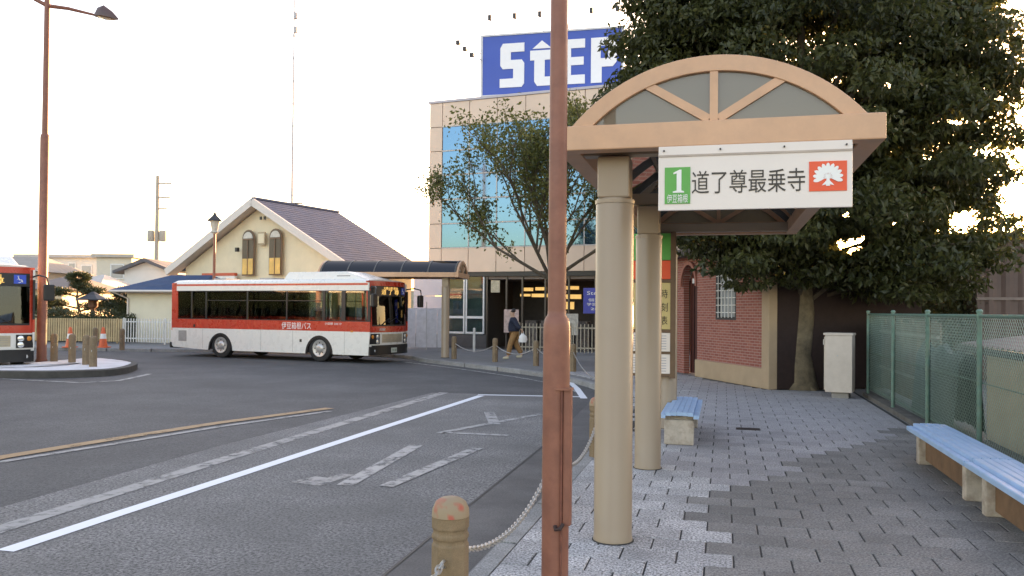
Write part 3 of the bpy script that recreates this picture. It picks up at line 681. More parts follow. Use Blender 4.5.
# ------------------------------------------------------------------ bus shelter in front (barrel roof on one row of columns)
BW0, BW1, BY0, BY1, BZ = -1.10, .97, 5.55, 12.1, 2.675
AC, AH, AS, BT = -.064, .935, .43, .165       # arch centre, half span, rise, beam height
AR = (AH**2 + AS**2) / (2 * AS)
def arc_pt(x_): return BZ + BT + AS - AR + math.sqrt(max(0, AR**2 - (x_ - AC)**2))
def arc_list(n, r_off=0.0, half=None):
    h = AH if half is None else half
    th = math.asin(h / AR); zc = BZ + BT + AS - AR
    return [(AC + (AR + r_off) * math.sin(-th + 2*th*k/n), zc + (AR + r_off) * math.cos(-th + 2*th*k/n)) for k in range(n+1)]
def make_shelter(name, label, length, cols, sheet_m=None):
    sheet_m = sheet_m or VAULT
    t = thing(name, label, 'bus shelter')
    y0, y1 = 0.0, length
    box('front_beam', TAN, t, BW0, BW1, y0, y0+.14, BZ, BZ+BT, bevel=.008)
    box('rear_beam', TAN, t, BW0, BW1, y1-.14, y1, BZ, BZ+BT, bevel=.008)
    for x0 in (BW0, BW1-.14): box('eave_beam', TAN, t, x0, x0+.14, y0+.14, y1-.14, BZ+.004, BZ+BT-.004, bevel=.006)
    for (a, b_) in ((y0+.03, y0+.10), (y1-.10, y1-.03)):
        o_ = arc_list(28); i_ = arc_list(28, -.105, AH-.03)
        bb = MB(); bb.prism(o_ + i_[::-1], (0, b_, 0), (1,0,0), (0,0,1), b_-a)
        bb.build('arch', TAN, t, bevel=.005)
        m_ = (a + b_) / 2
        zc = BZ + BT
        MB().box(AC-.026, AC+.026, a+.006, b_-.006, zc, BZ+BT+AS-.1).build('mullion', TAN, t)
        for s in (-1, 1):
            an_ = R(31); L_ = 0.1
            while True:
                x_, z_ = AC + s*L_*math.cos(an_), zc + L_*math.sin(an_)
                if z_ > arc_pt(x_) - .09: break
                L_ += .01
            MB().bar((AC + s*.03, m_, zc+.015), (x_, m_, z_), .055, .052, up=(0, 1, 0)).build('mullion', TAN, t)
        # panes between ring and mullions
        angs = [0, 31, 90, 149, 180]
        ins = arc_list(60, -.10, AH-.04)
        for q in range(4):
            lo, hi = R(angs[q]), R(angs[q+1])
            pts_ = [(x_, z_) for x_, z_ in ins if lo - .001 <= math.atan2(z_ - zc, x_ - AC) <= hi + .001]
            if q == 0: pts_ = pts_ + [(AC + AH - .1, zc + .001)]
            if q == 3: pts_ = [(AC - AH + .1, zc + .001)] + pts_
            if len(pts_) > 1: MB().prism([(AC, zc)] + pts_[::-1] if q != 9 else pts_, (0, m_+.004, 0), (1,0,0), (0,0,1), .008).build('pane', VAULT, t)
    nb_ = max(2, round((y1 - y0) / .95)); st = (y1 - y0 - .28) / nb_
    RIB = mat('dark_rib', (.10, .095, .085), .5)
    for k in range(nb_ + 1):
        yy = y0 + .14 + k*st
        bb = MB(); bb.prism(arc_list(20, .012) + arc_list(20, -.045)[::-1], (0, yy+.022, 0), (1,0,0), (0,0,1), .044); bb.build('roof_rib', RIB, t)
    for k in range(nb_):
        ya, yb = y0 + .14 + k*st + .024, y0 + .14 + (k+1)*st - .024
        bb = MB(); bb.prism(arc_list(20, .0) + arc_list(20, -.008)[::-1], (0, yb, 0), (1,0,0), (0,0,1), yb-ya); bb.build('vault_sheet', sheet_m, t, smooth=True)
    for x_ in (-.64, .5): 
        MB().bar((x_, y0+.16, arc_pt(x_)-.07), (x_, y1-.16, arc_pt(x_)-.07), .04, .04).build('purlin', RIB, t)
    for cyy in cols:
        MB().lathe([(.148, .0), (.146, .005), (.138, .006)], 28, (-.74, cyy, 0)).build('base_grout', MORT, t)
        c = MB().lathe([(.138, 0), (.138, .02), (.133, .03), (.133, 2.36), (.128, 2.385)], 36, (-.74, cyy, 0)).build('column', COLM, t, smooth=True)
        box('capital', COLM, c, -.85, -.63, cyy-.11, cyy+.11, 2.385, BZ, bevel=.012)
        MB().lathe([(.139, 2.35), (.139, 2.375)], 36, (-.74, cyy, 0)).build('collar', COLM, c, smooth=True)
        box('cross_beam', COLM, t, BW0+.14, BW1-.14, cyy-.06, cyy+.06, BZ+.012, BZ+.13, bevel=.006)
    return t
sh = make_shelter('bus_shelter', 'near barrel-roofed bus shelter with tan arched front and round columns', BY1-BY0, [.35, 3.15, 6.2])
sh.location = (0, BY0, 0)
# hanging sign under the front beam
SIGNW = mat('sign_white', (.72, .64, .58), .4, .03, 3)
a, c_ = W(657.5, 185, 5.55), W(853, 180, 5.15)
yS = BY0 - .02
def on_y(px, py, Y):
    r = ray(px, py); t_ = Y / r.y; return Vector((r.x*t_, Y, CAM_H + r.z*t_))
q0, q1, q2, q3 = on_y(658.5, 159, yS), on_y(852.7, 150, yS), on_y(852.7, 207, yS), on_y(658.5, 210.5, yS)
sx0, sx1, sz0 = q0.x, q1.x, (q2.z + q3.z) / 2
hsn = thing('route_sign', 'white hanging sign with green number 1 and black kanji under the near shelter beam', 'sign', (sx0, yS, sz0))
SW, SH = sx1 - sx0, BZ - sz0 + .004
box('board', SIGNW, hsn, 0, SW, 0, .03, 0, SH - .006, bevel=.003)
box('top_rail', mat('sign_rail', (.42, .34, .28), .5), hsn, 0, SW, -.006, .0, SH-.075, SH-.062)
for f in (.03, .33, .66, .97): MB().lathe([(.006, -.012), (.006, 0)], 10, (SW*f, 0, SH-.035), 'y').build('screw', DARK, hsn)
GREEN = mat('sign_green', (.045, .33, .05), .4, .04); ORANGE = mat('sign_orange', (.80, .075, .015), .4, .04)
gq = box('number_panel', GREEN, hsn, .035*SW, .172*SW, -.006, 0, .10*SH, .66*SH)
gx, gw, gz, gh = .035*SW, .137*SW, .10*SH, .56*SH
one = [(.32,.30),(.76,.30),(.76,.335),(.655,.36),(.655,.93),(.58,.93),(.34,.85),(.34,.81),(.47,.83),(.47,.36),(.32,.335)]
MB().prism([(gx + a_*gw, gz + c*gh) for a_, c in one], (0, -.006, 0), (1,0,0), (0,0,1), .004).build('numeral', WHITE, gq)
text('伊豆箱根', .06, (gx+gw/2, -.006, gz+gh*.14), (1,0,0), (0,0,1), WHITE, gq, width=gw*.82)
KAN = mat('kanji_black', (.02, .013, .01), .4)
text('道了尊最乗寺', .16, (.473*SW, -.001, .42*SH), (1,0,0), (0,0,1), KAN, hsn, width=.585*SW)
ox0, ox1, oz0, oz1 = .785*SW, .972*SW, .24*SH, .68*SH
oq = box('emblem_panel', ORANGE, hsn, ox0, ox1, -.006, 0, oz0, oz1)
b = MB(); ocx, ocz = (ox0+ox1)/2, oz0 + (oz1-oz0)*.46; lr = (oz1-oz0)*.47
for k in range(11):
    an_ = R(-105 + k*21); dx, dz = math.sin(an_), math.cos(an_); nx, nz = dz, -dx
    ctr = .98; ww = .125*lr
    P_ = [(0, .12), (.8, .5), (1.2, .75), (.8, .96), (0, 1.05), (-.8, .96), (-1.2, .75), (-.8, .5)]
    b.prism([(ocx + dx*lr*ctr*f + nx*ww*s, ocz + dz*lr*ctr*f + nz*ww*s) for s, f in P_][::-1], (0, -.006 - .0003*k, 0), (1,0,0), (0,0,1), .003)
b.prism([(ocx - lr*.22, ocz-.10*lr), (ocx+lr*.22, ocz-.10*lr), (ocx + lr*.16, ocz+.2*lr), (ocx-lr*.16, ocz+.2*lr)], (0, -.007, 0), (1,0,0), (0,0,1), .003)
for s in (-1, 1): b.prism([(ocx, ocz-.1*lr), (ocx + s*.42*lr, ocz-.58*lr), (ocx + s*.08*lr, ocz-.5*lr)][::s], (0, -.0065, 0), (1,0,0), (0,0,1), .003)
b.prism([(ocx-.1*lr, ocz-.1*lr), (ocx-.14*lr, ocz-.62*lr), (ocx+.14*lr, ocz-.62*lr), (ocx+.1*lr, ocz-.1*lr)], (0, -.0075, 0), (1,0,0), (0,0,1), .003)
b.build('emblem', WHITE, oq)

# timetable board against the third column
tb = thing('timetable_board', 'brown framed timetable board with green, orange and yellow panels at the third column', 'notice board', (-1.38, 11.56, 0))
BRN = mat('board_brown', (.13, .07, .035), .5)
TBW = .76
for x0, x1 in ((0, .06), (TBW-.07, TBW)): box('post', BRN, tb, x0, x1, -.03, .03, .70, 2.68)
YEL = mat('panel_cream_yellow', (.55, .42, .17), .5, .05)
for z0, z1, m_ in ((2.30, 2.66, GREEN), (2.04, 2.29, ORANGE), (1.36, 1.99, YEL), (1.06, 1.31, SIGNW), (.76, 1.02, SIGNW)):
    pn = box('panel', m_, tb, .06, TBW-.07, -.02, .02, z0, z1)
    if m_ is YEL:
        for k, ch in enumerate('時刻表'): text(ch, .13, (TBW-.15, -.021, 1.84-k*.18), (1,0,0), (0,0,1), KAN, pn, width=.09)
    if m_ is GREEN: text('1', .3, (.38, -.021, 2.48), (1,0,0), (0,0,1), WHITE, pn)
    if m_ is SIGNW:
        for k in range(6): box('text_line', mat('grey_print', (.35, .33, .36), .6), pn, .1, TBW-.12, -.023, -.0205, z0+.03+k*.035, z0+.04+k*.035)
for z in (.74, 1.04, 1.335, 2.015): box('rail', BRN, tb, .06, TBW-.07, -.025, .025, z-.018, z+.018)

# far shelter by the bus
fs = copy_tree(make_shelter('bus_shelter', 'far barrel-roofed shelter with grey vault behind the front of the bus', 4.9, [.5, 4.3], glass('dark_vault_sheet', (.05, .05, .05), haze=.95, hazec=(.075, .07, .065), gloss=.08)))
src = [o for o in bpy.data.objects if o.get('label') == fs['label'] and o is not fs][0]
for ch in list(src.children_recursive): bpy.data.objects.remove(ch)
bpy.data.objects.remove(src)
near_post = G(445, 357.5)
fang = R(97)       # its long axis runs to the left, away from the walker
ca, sa = math.cos(fang), math.sin(fang)
lx, ly = -.74, .5
fs.location = (near_post.x - (ca*lx - sa*ly), near_post.y - (sa*lx + ca*ly), 0); fs.rotation_euler = (0, 0, fang)

# ------------------------------------------------------------------ poles
def W_at(px, py, X=None): ...
pl = thing('lamp_pole', 'rust-brown lamp pole with bolted cover strip in the foreground beside the shelter', 'pole', tuple(L2W((557-512)/FPX*4.62, 4.62)))
MB().lathe([(.074, 0), (.074, 1.47), (.073, 1.52), (.066, 1.555), (.052, 1.575), (.0505, 1.6)], 24).build('lower_shaft', RUST, pl, smooth=True)
MB().lathe([(.0505, 1.6), (.047, 4.0), (.042, 7.6)], 20).build('upper_shaft', RUST, pl, smooth=True)
st_ = box('cover_strip', RUST, pl, .050, .094, -.062, -.012, .44, 1.17, bevel=.004)
box('strip_flange', RUST, st_, .005, .098, -.082, -.008, 1.17, 1.182); box('strip_edge', mat('dark_rust', (.16, .05, .03), .7, .3, 20), st_, .040, .0495, -.072, -.05, .0, 1.165)
hp = MB().tube([(.06, -.083, .455), (.045, -.10, .43), (.02, -.095, .425), (.015, -.08, .44)], .011, 8).build('hasp', mat('black_rust', (.035, .015, .012), .7, .3, 30), pl)
arm = MB().tube([(0,0,7.4), (-.5,0,7.65), (-1.4,0,7.8)], [.035, .03, .025], 8).build('arm', RUST, pl)

# left lamp pole on the island with twin arms
lp = L2W((42.5-512)/FPX*23.6, 23.6)
tl = thing('street_lamp', 'tall rust-brown street lamp with two arms on the traffic island at left', 'street lamp', (lp.x, lp.y, ZR + .15), R(YAW))
MB().lathe([(.15, 0), (.15, .06), (.128, .1), (.125, 6.3), (.118, 6.38), (.088, 6.42)], 20).build('lower_shaft', RUST, tl, smooth=True)
MB().lathe([(.088, 6.42), (.075, 10.6)], 16).build('upper_shaft', RUST, tl, smooth=True)
for s in (-1, 1):
    z = 10.05
    if s > 0: pts_ = [(0,0,z), (.6,-.02,z-.08), (1.35,-.04,z-.26)]; e = Vector((1.35,-.04,z-.26))
    else: pts_ = [(0,0,z), (-.5,-.1,z+.25), (-1.35,-.3,z+.55)]; e = Vector(pts_[-1])
    ar = MB().tube(pts_, [.06, .05, .035], 8).build('arm', RUST, tl, smooth=True)
    DK = mat('lamp_shade_brown', (.10, .06, .055), .45)
    b = MB(); prof = [(0, .04, .04), (.12, .16, .2), (.28, .21, .26), (.5, .13, .16), (.68, .02, .03)]
    vs_ = []; n = 12
    for x_, ry, h in prof:
        for k in range(n):
            an_ = math.pi * k / (n-1); vs_.append((e.x + s*x_, e.y + ry*math.cos(an_), e.z - .04 - x_*.13 + h*1.35*math.sin(an_)))
    fs_ = [(i*n+k, i*n+k+1, (i+1)*n+k+1, (i+1)*n+k) for i in range(len(prof)-1) for k in range(n-1)] + [(i*n, (i+1)*n, (i+1)*n+n-1, i*n+n-1) for i in range(len(prof)-1)]
    hd = b.add(vs_, fs_).build('lamp_head', DK, tl, smooth=True)
    b = MB(); b.add([(e.x + s*.14, e.y-.12, e.z-.07), (e.x + s*.14, e.y+.12, e.z-.07), (e.x+s*.3, e.y+.15, e.z-.1), (e.x+s*.5, e.y+.08, e.z-.125), (e.x+s*.5, e.y-.08, e.z-.125), (e.x+s*.3, e.y-.15, e.z-.1),
                     ] + [(e.x + s*.32, e.y, e.z-.14)], [(6,i,(i+1) % 6) for i in range(6)]).build('lens', mat('lamp_lens', (.75, .72, .55), .2), hd)

# lantern on a post in front of the house
lt = W(214, 280, 32.5)
ln_ = thing('lantern_post', 'slim brown post with a small lantern head in front of the gabled building', 'street lamp', (lt.x, lt.y, 0))
MB().lathe([(.09, 0), (.09, .3), (.06, .36), (.05, 4.45)], 12).build('post', RUST, ln_, smooth=True)
hd = MB().lathe([(.06, 4.45), (.16, 4.52), (.12, 4.56), (.20, 4.95)], 6).build('lantern', mat('lantern_glass', (.5, .47, .4), .3), ln_)
MB().lathe([(.30, 4.95), (.28, 4.99), (.09, 5.16), (.05, 5.24), (.01, 5.32)], 6).build('cap', DARK, hd)

# utility pole, mast
up_ = W(156, 300, 60)
ut = thing('utility_pole', 'concrete utility pole with transformers left of the gabled building', 'utility pole', (up_.x, up_.y, 0), R(YAW))
PALE = mat('pale_pole', (.36, .33, .28), .8, .08)
MB().lathe([(.19, 0), (.12, 11.0)], 12).build('shaft', PALE, ut, smooth=True)
for z, l0, l1 in ((10.4, -.1, 1.0), (9.4, -.1, .9), (8.6, -.1, .7)): box('crossarm', PALE, ut, l0, l1, -.05, .05, z, z+.09)
for s in (-1, 1): MB().lathe([(.23, 6.3), (.25, 6.35), (.25, 7.0), (.2, 7.08)], 14, (s*.42, 0, 0)).build('transformer', PALE, ut, smooth=True)
for z in (10.52, 9.5): 
    for x in (.4, .9): MB().lathe([(.05, z), (.06, z+.08), (.03, z+.16)], 8, (x, 0, 0)).build('insulator', WHITE, ut)
ms_ = W(292, 200, 70)
mast = thing('antenna_mast', 'thin tall lattice antenna mast rising above the gabled roof', 'mast', (ms_.x, ms_.y, 0), R(YAW))
PM = mat('pale_mast', (.42, .42, .44), .5)
MB().lathe([(.14, 0), (.11, 12), (.07, 20), (.045, 30)], 8).build('shaft', PM, mast)
for k in range(10): MB().lathe([(.10, 11+k*1.9), (.10, 11.18+k*1.9)], 8).build('clamp', PM, mast)
MB().box(-.9, .9, -.05, .05, 10.3, 10.4).build('crossarm', DARK, mast); MB().tube([(-.55,0,10.35),(0,0,11.2),(.55,0,10.35)], .03, 5).build('stay', PM, mast)
for k in (24.6, 25.8): MB().lathe([(.16, k), (.16, k+.5)], 8, (.12, 0, 0)).build('antenna', PM, mast)

# ------------------------------------------------------------------ bollards and chains
BOL = mat('bollard_concrete', (.24, .16, .088), .75, .16, 7, bump=.35, bscale=90, speck=.2, dirt=(.15, .10, .05), dirt_amt=.5, dscale=12, local=True)
CAPM = bpy.data.materials.new('bollard_cap'); CAPM.use_nodes = True; MATS['bollard_cap'] = CAPM
t = CAPM.node_tree; N = t.nodes; K = t.links; p = N['Principled BSDF']; tc = N.new('ShaderNodeTexCoord')
n1 = N.new('ShaderNodeTexNoise'); n1.inputs['Scale'].default_value = 9; K.new(tc.outputs['Object'], n1.inputs['Vector'])
r1 = N.new('ShaderNodeMapRange'); r1.inputs[1].default_value = .57; r1.inputs[2].default_value = .66; K.new(n1.outputs['Fac'], r1.inputs[0])
mx = N.new('ShaderNodeMix'); mx.data_type = 'RGBA'; K.new(r1.outputs[0], mx.inputs[0]); mx.inputs[6].default_value = (.30, .215, .13, 1); mx.inputs[7].default_value = (.42, .10, .06, 1)
K.new(mx.outputs[2], p.inputs['Base Color']); p.inputs['Roughness'].default_value = .7
def make_bollard(h=.655):
    t = thing('bollard', 'x', 'bollard')
    MB().lathe([(.095, -.02), (.095, h-.235), (.088, h-.228), (.088, h-.21), (.095, h-.203), (.095, h-.185), (.088, h-.178), (.088, h-.16), (.095, h-.153), (.0955, h-.095)], 8, rot=R(22.5)).build('post', BOL, t, bevel=.006)
    MB().lathe([(.0955, h-.095), (.093, h-.06), (.078, h-.025), (.05, h-.006), (.0, h)], 16, rot=R(22.5)).build('cap', CAPM, t, smooth=True)
    for s in (-1, 1): MB().tube([(0, s*.085, h-.30), (0, s*.115, h-.295), (0, s*.12, h-.325), (0, s*.09, h-.33)], .006, 6).build('eye_bolt', STEEL, t)
    return t
bol0 = make_bollard()
BOLF = mat('weathered_bollard', (.20, .14, .085), .8, .2, 7, bump=.3, local=True)
def bollard(pos, label, rz=0.0, sc_=1.0, group=None, plain=False):
    c = copy_tree(bol0); c.location = pos; c.rotation_euler = (0, 0, rz); c['label'] = label; c.scale = (sc_*(.82 if plain else 1), sc_*(.82 if plain else 1), sc_)
    if plain:
        for ch in c.children:
            if not ch.name.startswith('eye'): ch.data = ch.data.copy(); ch.data.materials.clear(); ch.data.materials.append(BOLF)
    if group: c['group'] = group
    return c
BG = 'bollards along the kerb'
b1 = G(457, 576)     # the nearest one: its foot lies below the frame
near_b = [(-1.33, 4.06), (-1.33, 6.72), (-1.33, 9.22), (-1.33, 11.72)]
nl = ['nearest tan bollard with red-stained domed top and chain at bottom of frame', 'tan bollard hidden behind the foreground rust-brown pole',
      'tan bollard behind the first shelter column', 'tan bollard behind the gap of the shelter columns']
for (x, y_), l in zip(near_b, nl): bollard((x, y_, 0), l, group=BG)
far_b = [G(454, 358.5), G(495, 361.5), G(536, 365.5), G(573, 371.5)]
fl_ = ['tan bollard just right of the far shelter post', 'tan bollard left of the walking person', 'tan bollard right of the walking person', 'tan bollard peeping out right of the foreground pole']
for p_, l in zip(far_b, fl_): bollard(p_, l, R(40), 1.12, group=BG, plain=True)
for px, py, l in ((54, 362, 'bollard on the island touching the left lamp pole'), (72, 363, 'bollard on the island next right of the lamp pole'), (86, 365, 'middle bollard of the right-hand trio on the island'), (93, 367, 'rightmost bollard on the traffic island')):
    bollard(G(px, py, .07), l, R(20), 1.2, group='bollards on the island', plain=True)
for px, py, l in ((122, 349.5, 'bollard on the far pavement left of the bus tail'), (95, 347.5, 'bollard on the far pavement behind the island trio')):
    bollard(G(px, py, 0), l, R(20), 1.2, group='bollards on the far pavement', plain=True)
for ch in list(bol0.children_recursive): bpy.data.objects.remove(ch)
bpy.data.objects.remove(bol0)
CHN = mat('chain_steel', (.50, .47, .43), .35, .15, 40, metal=.7)
def chain(p, q, sag, label, fine=True, group='chains between bollards'):
    p, q = Vector(p), Vector(q); b = MB()
    def pt(t_): v = p.lerp(q, t_); v.z -= sag * 4 * t_ * (1 - t_); return v
    if fine:
        n = int((q - p).length * 1.06 / .042)
        for k in range(n):
            a, c = pt(k / n), pt((k+1) / n); d_ = (c - a).normalized(); m_ = (a + c) / 2
            s1 = d_.cross(Vector((0,0,1))).normalized(); s2 = s1.cross(d_)
            s = (s1 + s2).normalized() if k % 2 else (s1 - s2).normalized()
            loop = [m_ + d_*(.031*math.cos(an_)) + s*(.0155*math.sin(an_)) for an_ in [2*math.pi*j/10 for j in range(11)]]
            b.tube(loop, .0056, 5, caps=False)
    else:
        b.tube([pt(k/14) for k in range(15)], .014, 5)
    o = b.build('chain', CHN, smooth=True); tag(o, label, 'chain', group); return o
zc = .36
chain((-1.33, 4.18, zc), (-1.33, 6.60, zc), .19, 'silver link chain sagging from the nearest bollard towards the rust-brown pole')
chain((-1.33, 1.7, zc), (-1.33, 3.94, zc), .19, 'silver link chain hanging on the near side of the nearest bollard')
chain((-1.33, 6.84, zc), (-1.33, 9.10, zc), .19, 'silver link chain running behind the first shelter column')
cl_ = ['pale chain between the far shelter post and the walking person', 'pale chain passing in front of the walking person', 'pale chain ending behind the foreground pole']
for i in range(3):
    a, c_ = far_b[i], far_b[i+1]; chain((a.x, a.y, .52), (c_.x, c_.y, .52), .24, cl_[i], fine=False)
e_ = Vector((-1.75, 14.2, .5)); chain((far_b[3].x, far_b[3].y, .52), tuple(e_), .3, 'pale chain between foreground pole and first shelter column', fine=False)

# ------------------------------------------------------------------ benches
BLUE = mat('blue_bench_slat', (.34, .52, .74), .4, .08, 5, bump=.05, bscale=30, dirt=(.25, .42, .65), dirt_amt=.4, dscale=6)
LEGC = mat('bench_concrete', (.50, .43, .35), .85, .16, 9, bump=.4, bscale=70, dirt=(.16, .09, .05), dirt_amt=.6, dscale=8)
def make_bench(label, loc, length, legs, cat='bench', wd=.46, zt=.40, group='blue slatted benches'):
    t = thing('bench', label, cat, loc, 0, group)
    ns = 7; sw = wd / ns
    for k in range(ns):
        x0 = k*sw; dz = -.035 * ((k - 3) / 3.0)**2 * (1 if k in (0, 6) else .35)
        b = MB(); pr = [(x0+.0012, zt-.045+dz), (x0+sw-.0012, zt-.045+dz), (x0+sw-.0012, zt-.007+dz), (x0+sw-.008, zt+dz), (x0+.008, zt+dz), (x0+.0012, zt-.007+dz)]
        b.prism(pr, (0, length, 0), (1,0,0), (0,0,1), length); b.build('slat', BLUE, t)
    for yy in (.12, length-.17): box('slat_batten', LEGC, t, .03, wd-.03, yy, yy+.05, zt-.10, zt-.065)
    for yy in legs:
        box('leg', LEGC, t, .05, wd-.06, yy, yy+.11, 0, zt-.1, bevel=.012)
    box('web', mat('rust_stained_web', (.22, .12, .06), .85, .3, 6, bump=.3, dirt=(.1, .05, .03), dirt_amt=.5), t, .12, .17, legs[0]+.11, legs[-1], .05, zt-.1)
    return t
make_bench('blue slatted bench by the green fence, the farther of the two at right', (1.97, 7.82, 0), 2.25, [.12, 1.9])
make_bench('blue slatted bench running out of frame at the right edge', (1.97, 5.52, 0), 2.26, [.25, 1.85])
make_bench('short blue bench seen end-on behind the second shelter column', (-.73, 10.25, 0), 1.9, [.05, 1.6])

# ------------------------------------------------------------------ green chain-link fence at the right
GRN = mat('fence_green', (.10, .21, .165), .5, .2, 10, dirt=(.16, .16, .12), dirt_amt=.5, dscale=9)
GRNM = mat('fence_mesh_green', (.27, .40, .33), .5, .1)
FX = 2.72
fn = thing('chain_link_fence', 'green chain-link fence behind the blue benches', 'fence', (FX, 0, 0))
py_ = [3.2, 5.4, 7.75, 10.15, 12.55, 14.95, 17.4]
for yy in py_:
    ps = MB().lathe([(.029, 0), (.029, 1.62)], 12, (0, yy, 0)).build('post', GRN, fn, smooth=True)
    MB().lathe([(.036, 1.62), (.036, 1.64), (.02, 1.655)], 12, (0, yy, 0)).build('cap', GRN, ps)
MB().tube([(0, py_[0], 1.58), (0, py_[-1], 1.58)], .02, 8).build('top_rail', GRN, fn)
for z in (.17, .85): MB().tube([(.035, py_[0], z), (.035, py_[-1], z)], .007, 6).build('tension_wire', GRN, fn)
box('footing', mat('dark_footing', (.13, .12, .105), .9, .25, 4, bump=.3), fn, -.07, .09, py_[0]-.2, py_[-1]+.2, -.02, .06)
for i in range(len(py_)-1):
    ya, yb = py_[i]+.03, py_[i+1]-.03; z0, z1 = .12, 1.57; b = MB(); pt_ = .068
    k = ya - (z1 - z0)
    while k < yb:
        for s in (1, -1):
            a_y, c_y = (k, k + (z1-z0)); t0 = max(0, (ya - a_y) / (z1-z0)); t1 = min(1, (yb - a_y) / (z1-z0))
            if t1 - t0 > .02:
                za, zb_ = (z0 + t0*(z1-z0), z0 + t1*(z1-z0)) if s > 0 else (z1 - t0*(z1-z0), z1 - t1*(z1-z0))
                b.tube([(.03 + .003*s, a_y + t0*(z1-z0), za), (.03 + .003*s, a_y + t1*(z1-z0), zb_)], .0024, 3, caps=False)
        k += pt_
    b.build('wire_mesh', GRNM, fn, kind='stuff')

# cabinet
cb_p = G(839, 398)
cb = thing('utility_cabinet', 'cream metal utility cabinet on concrete base beside the fence', 'cabinet', (cb_p.x, cb_p.y, 0), R(-14))
CABM = mat('cabinet_cream', (.58, .50, .42), .5, .05, 3, dirt=(.35, .28, .2), dirt_amt=.25, dscale=8)
box('base', CONC, cb, -.13, .17, -.03, .3, 0, .13); box('body', CABM, cb, -.24, .24, -.09, .38, .11, 1.18, bevel=.008)
box('lid', CABM, cb, -.27, .255, -.105, .40, 1.18, 1.225, bevel=.008)
dr = box('door', CABM, cb, -.262, -.242, -.06, .35, .15, 1.15, bevel=.004); box('handle', DARK, dr, -.28, -.263, .26, .3, .6, .75)
MB().lathe([(.012, -.1), (.012, -.088)], 8, (-.02, 0, .8), 'y').build('bolt', STEEL, cb); box('hinge', STEEL, cb, -.275, -.255, -.09, -.06, 1.0, 1.1)

# yard behind the fence
sd = thing('low_shed', 'low beige shed with dull tin roof behind the fence at right', 'shed', (3.3, 6.9, 0))
box('wall', mat('shed_beige', (.46, .40, .29), .9, .12, 3, bump=.3, dirt=(.2, .17, .12), dirt_amt=.5), sd, 0, .15, 0, 5.1, 0, 1.16)
box('wall', MATS['shed_beige'], sd, .15, 3, 4.95, 5.1, 0, 1.16)
b = MB(); n = 60
for k in range(n):
    y0, y1 = -.3 + k*5.7/n, -.3 + (k+1)*5.7/n; z = .025 * (k % 2)
    b.add([(-.25, y0, 1.20+z), (-.25, y1, 1.20+.025-z), (3.2, y1, 1.70+.025-z), (3.2, y0, 1.70+z)], [(0,3,2,1)])
b.build('roof', mat('dull_tin', (.20, .14, .14), .5, .15, 3, metal=.2), sd); box('gutter', DARK, sd, -.30, -.24, -.3, 5.4, 1.12, 1.20)
bd = thing('board_fence', 'dark weathered board screen behind the far end of the green fence', 'fence', (3.3, 14.4, 0))
BRD = mat('brown_boards', (.15, .11, .075), .85, .3, 3, bump=.4, rnd=.25)
for k in range(18): box('board', BRD, bd, 0, .03, k*.33, k*.33+.32, .05, 1.45 + .05*math.sin(k*2.3))
for z in (.45, 1.2): box('rail', mat('pale_rail', (.24, .22, .19), .7), bd, -.05, -.005, 0, 5.9, z, z+.05)
tp = thing('tarpaulin_stack', 'dark blue-green tarpaulin covered stack behind the middle fence bay', 'tarpaulin', (2.95, 12.2, 0))
b = MB(); rr = random.Random(4); nx, ny = 6, 22; vv = []
for i in range(nx):
    for j in range(ny):
        e_ = math.sin(math.pi*i/(nx-1))**.35; vv.append((i*.08, j*.12, .05 + 1.12*e_*(.95 + .05*math.sin(j*.7)) + rr.uniform(-.03, .03)))
b.add(vv, [(i*ny+j, (i+1)*ny+j, (i+1)*ny+j+1, i*ny+j+1) for i in range(nx-1) for j in range(ny-1)])
b.build('sheet', mat('tarp_blue_green', (.02, .042, .042), .6, .3, 5), tp, smooth=True)
cg = L2W(11.4, 20.6)
co = thing('corrugated_building', 'brown corrugated metal building behind the fence at the right edge', 'building', (cg.x, cg.y, 0), R(YAW - 12))
b = MB(); n = 130; wl = 12.0
for k in range(n):
    x0, x1 = k*wl/n, (k+1)*wl/n; d0 = [.0, .035, .035, 0][k % 4]; d1 = [.035, .035, 0, 0][k % 4]
    b.add([(x0, d0, 0), (x1, d1, 0), (x1, d1, 3.45), (x0, d0, 3.45)], [(0,1,2,3)])
b.build('corrugated_wall', mat('brown_metal_siding', (.11, .068, .058), .5, .15, 2), co)
box('core', BRD, co, 0.02, wl, .06, 8, 0, 3.4); box('band', mat('pale_band', (.2, .15, .13), .5), co, -.02, wl, -.02, -.0, 1.95, 2.02)
b = MB(); b.prism([(-.3, 3.45), (wl+.3, 3.45), (wl+.3, 3.55), (-.3, 3.55)], (0, 8.2, 0), (1,0,0), (0,0,1), 8.5); b.build('roof', DARK, co)

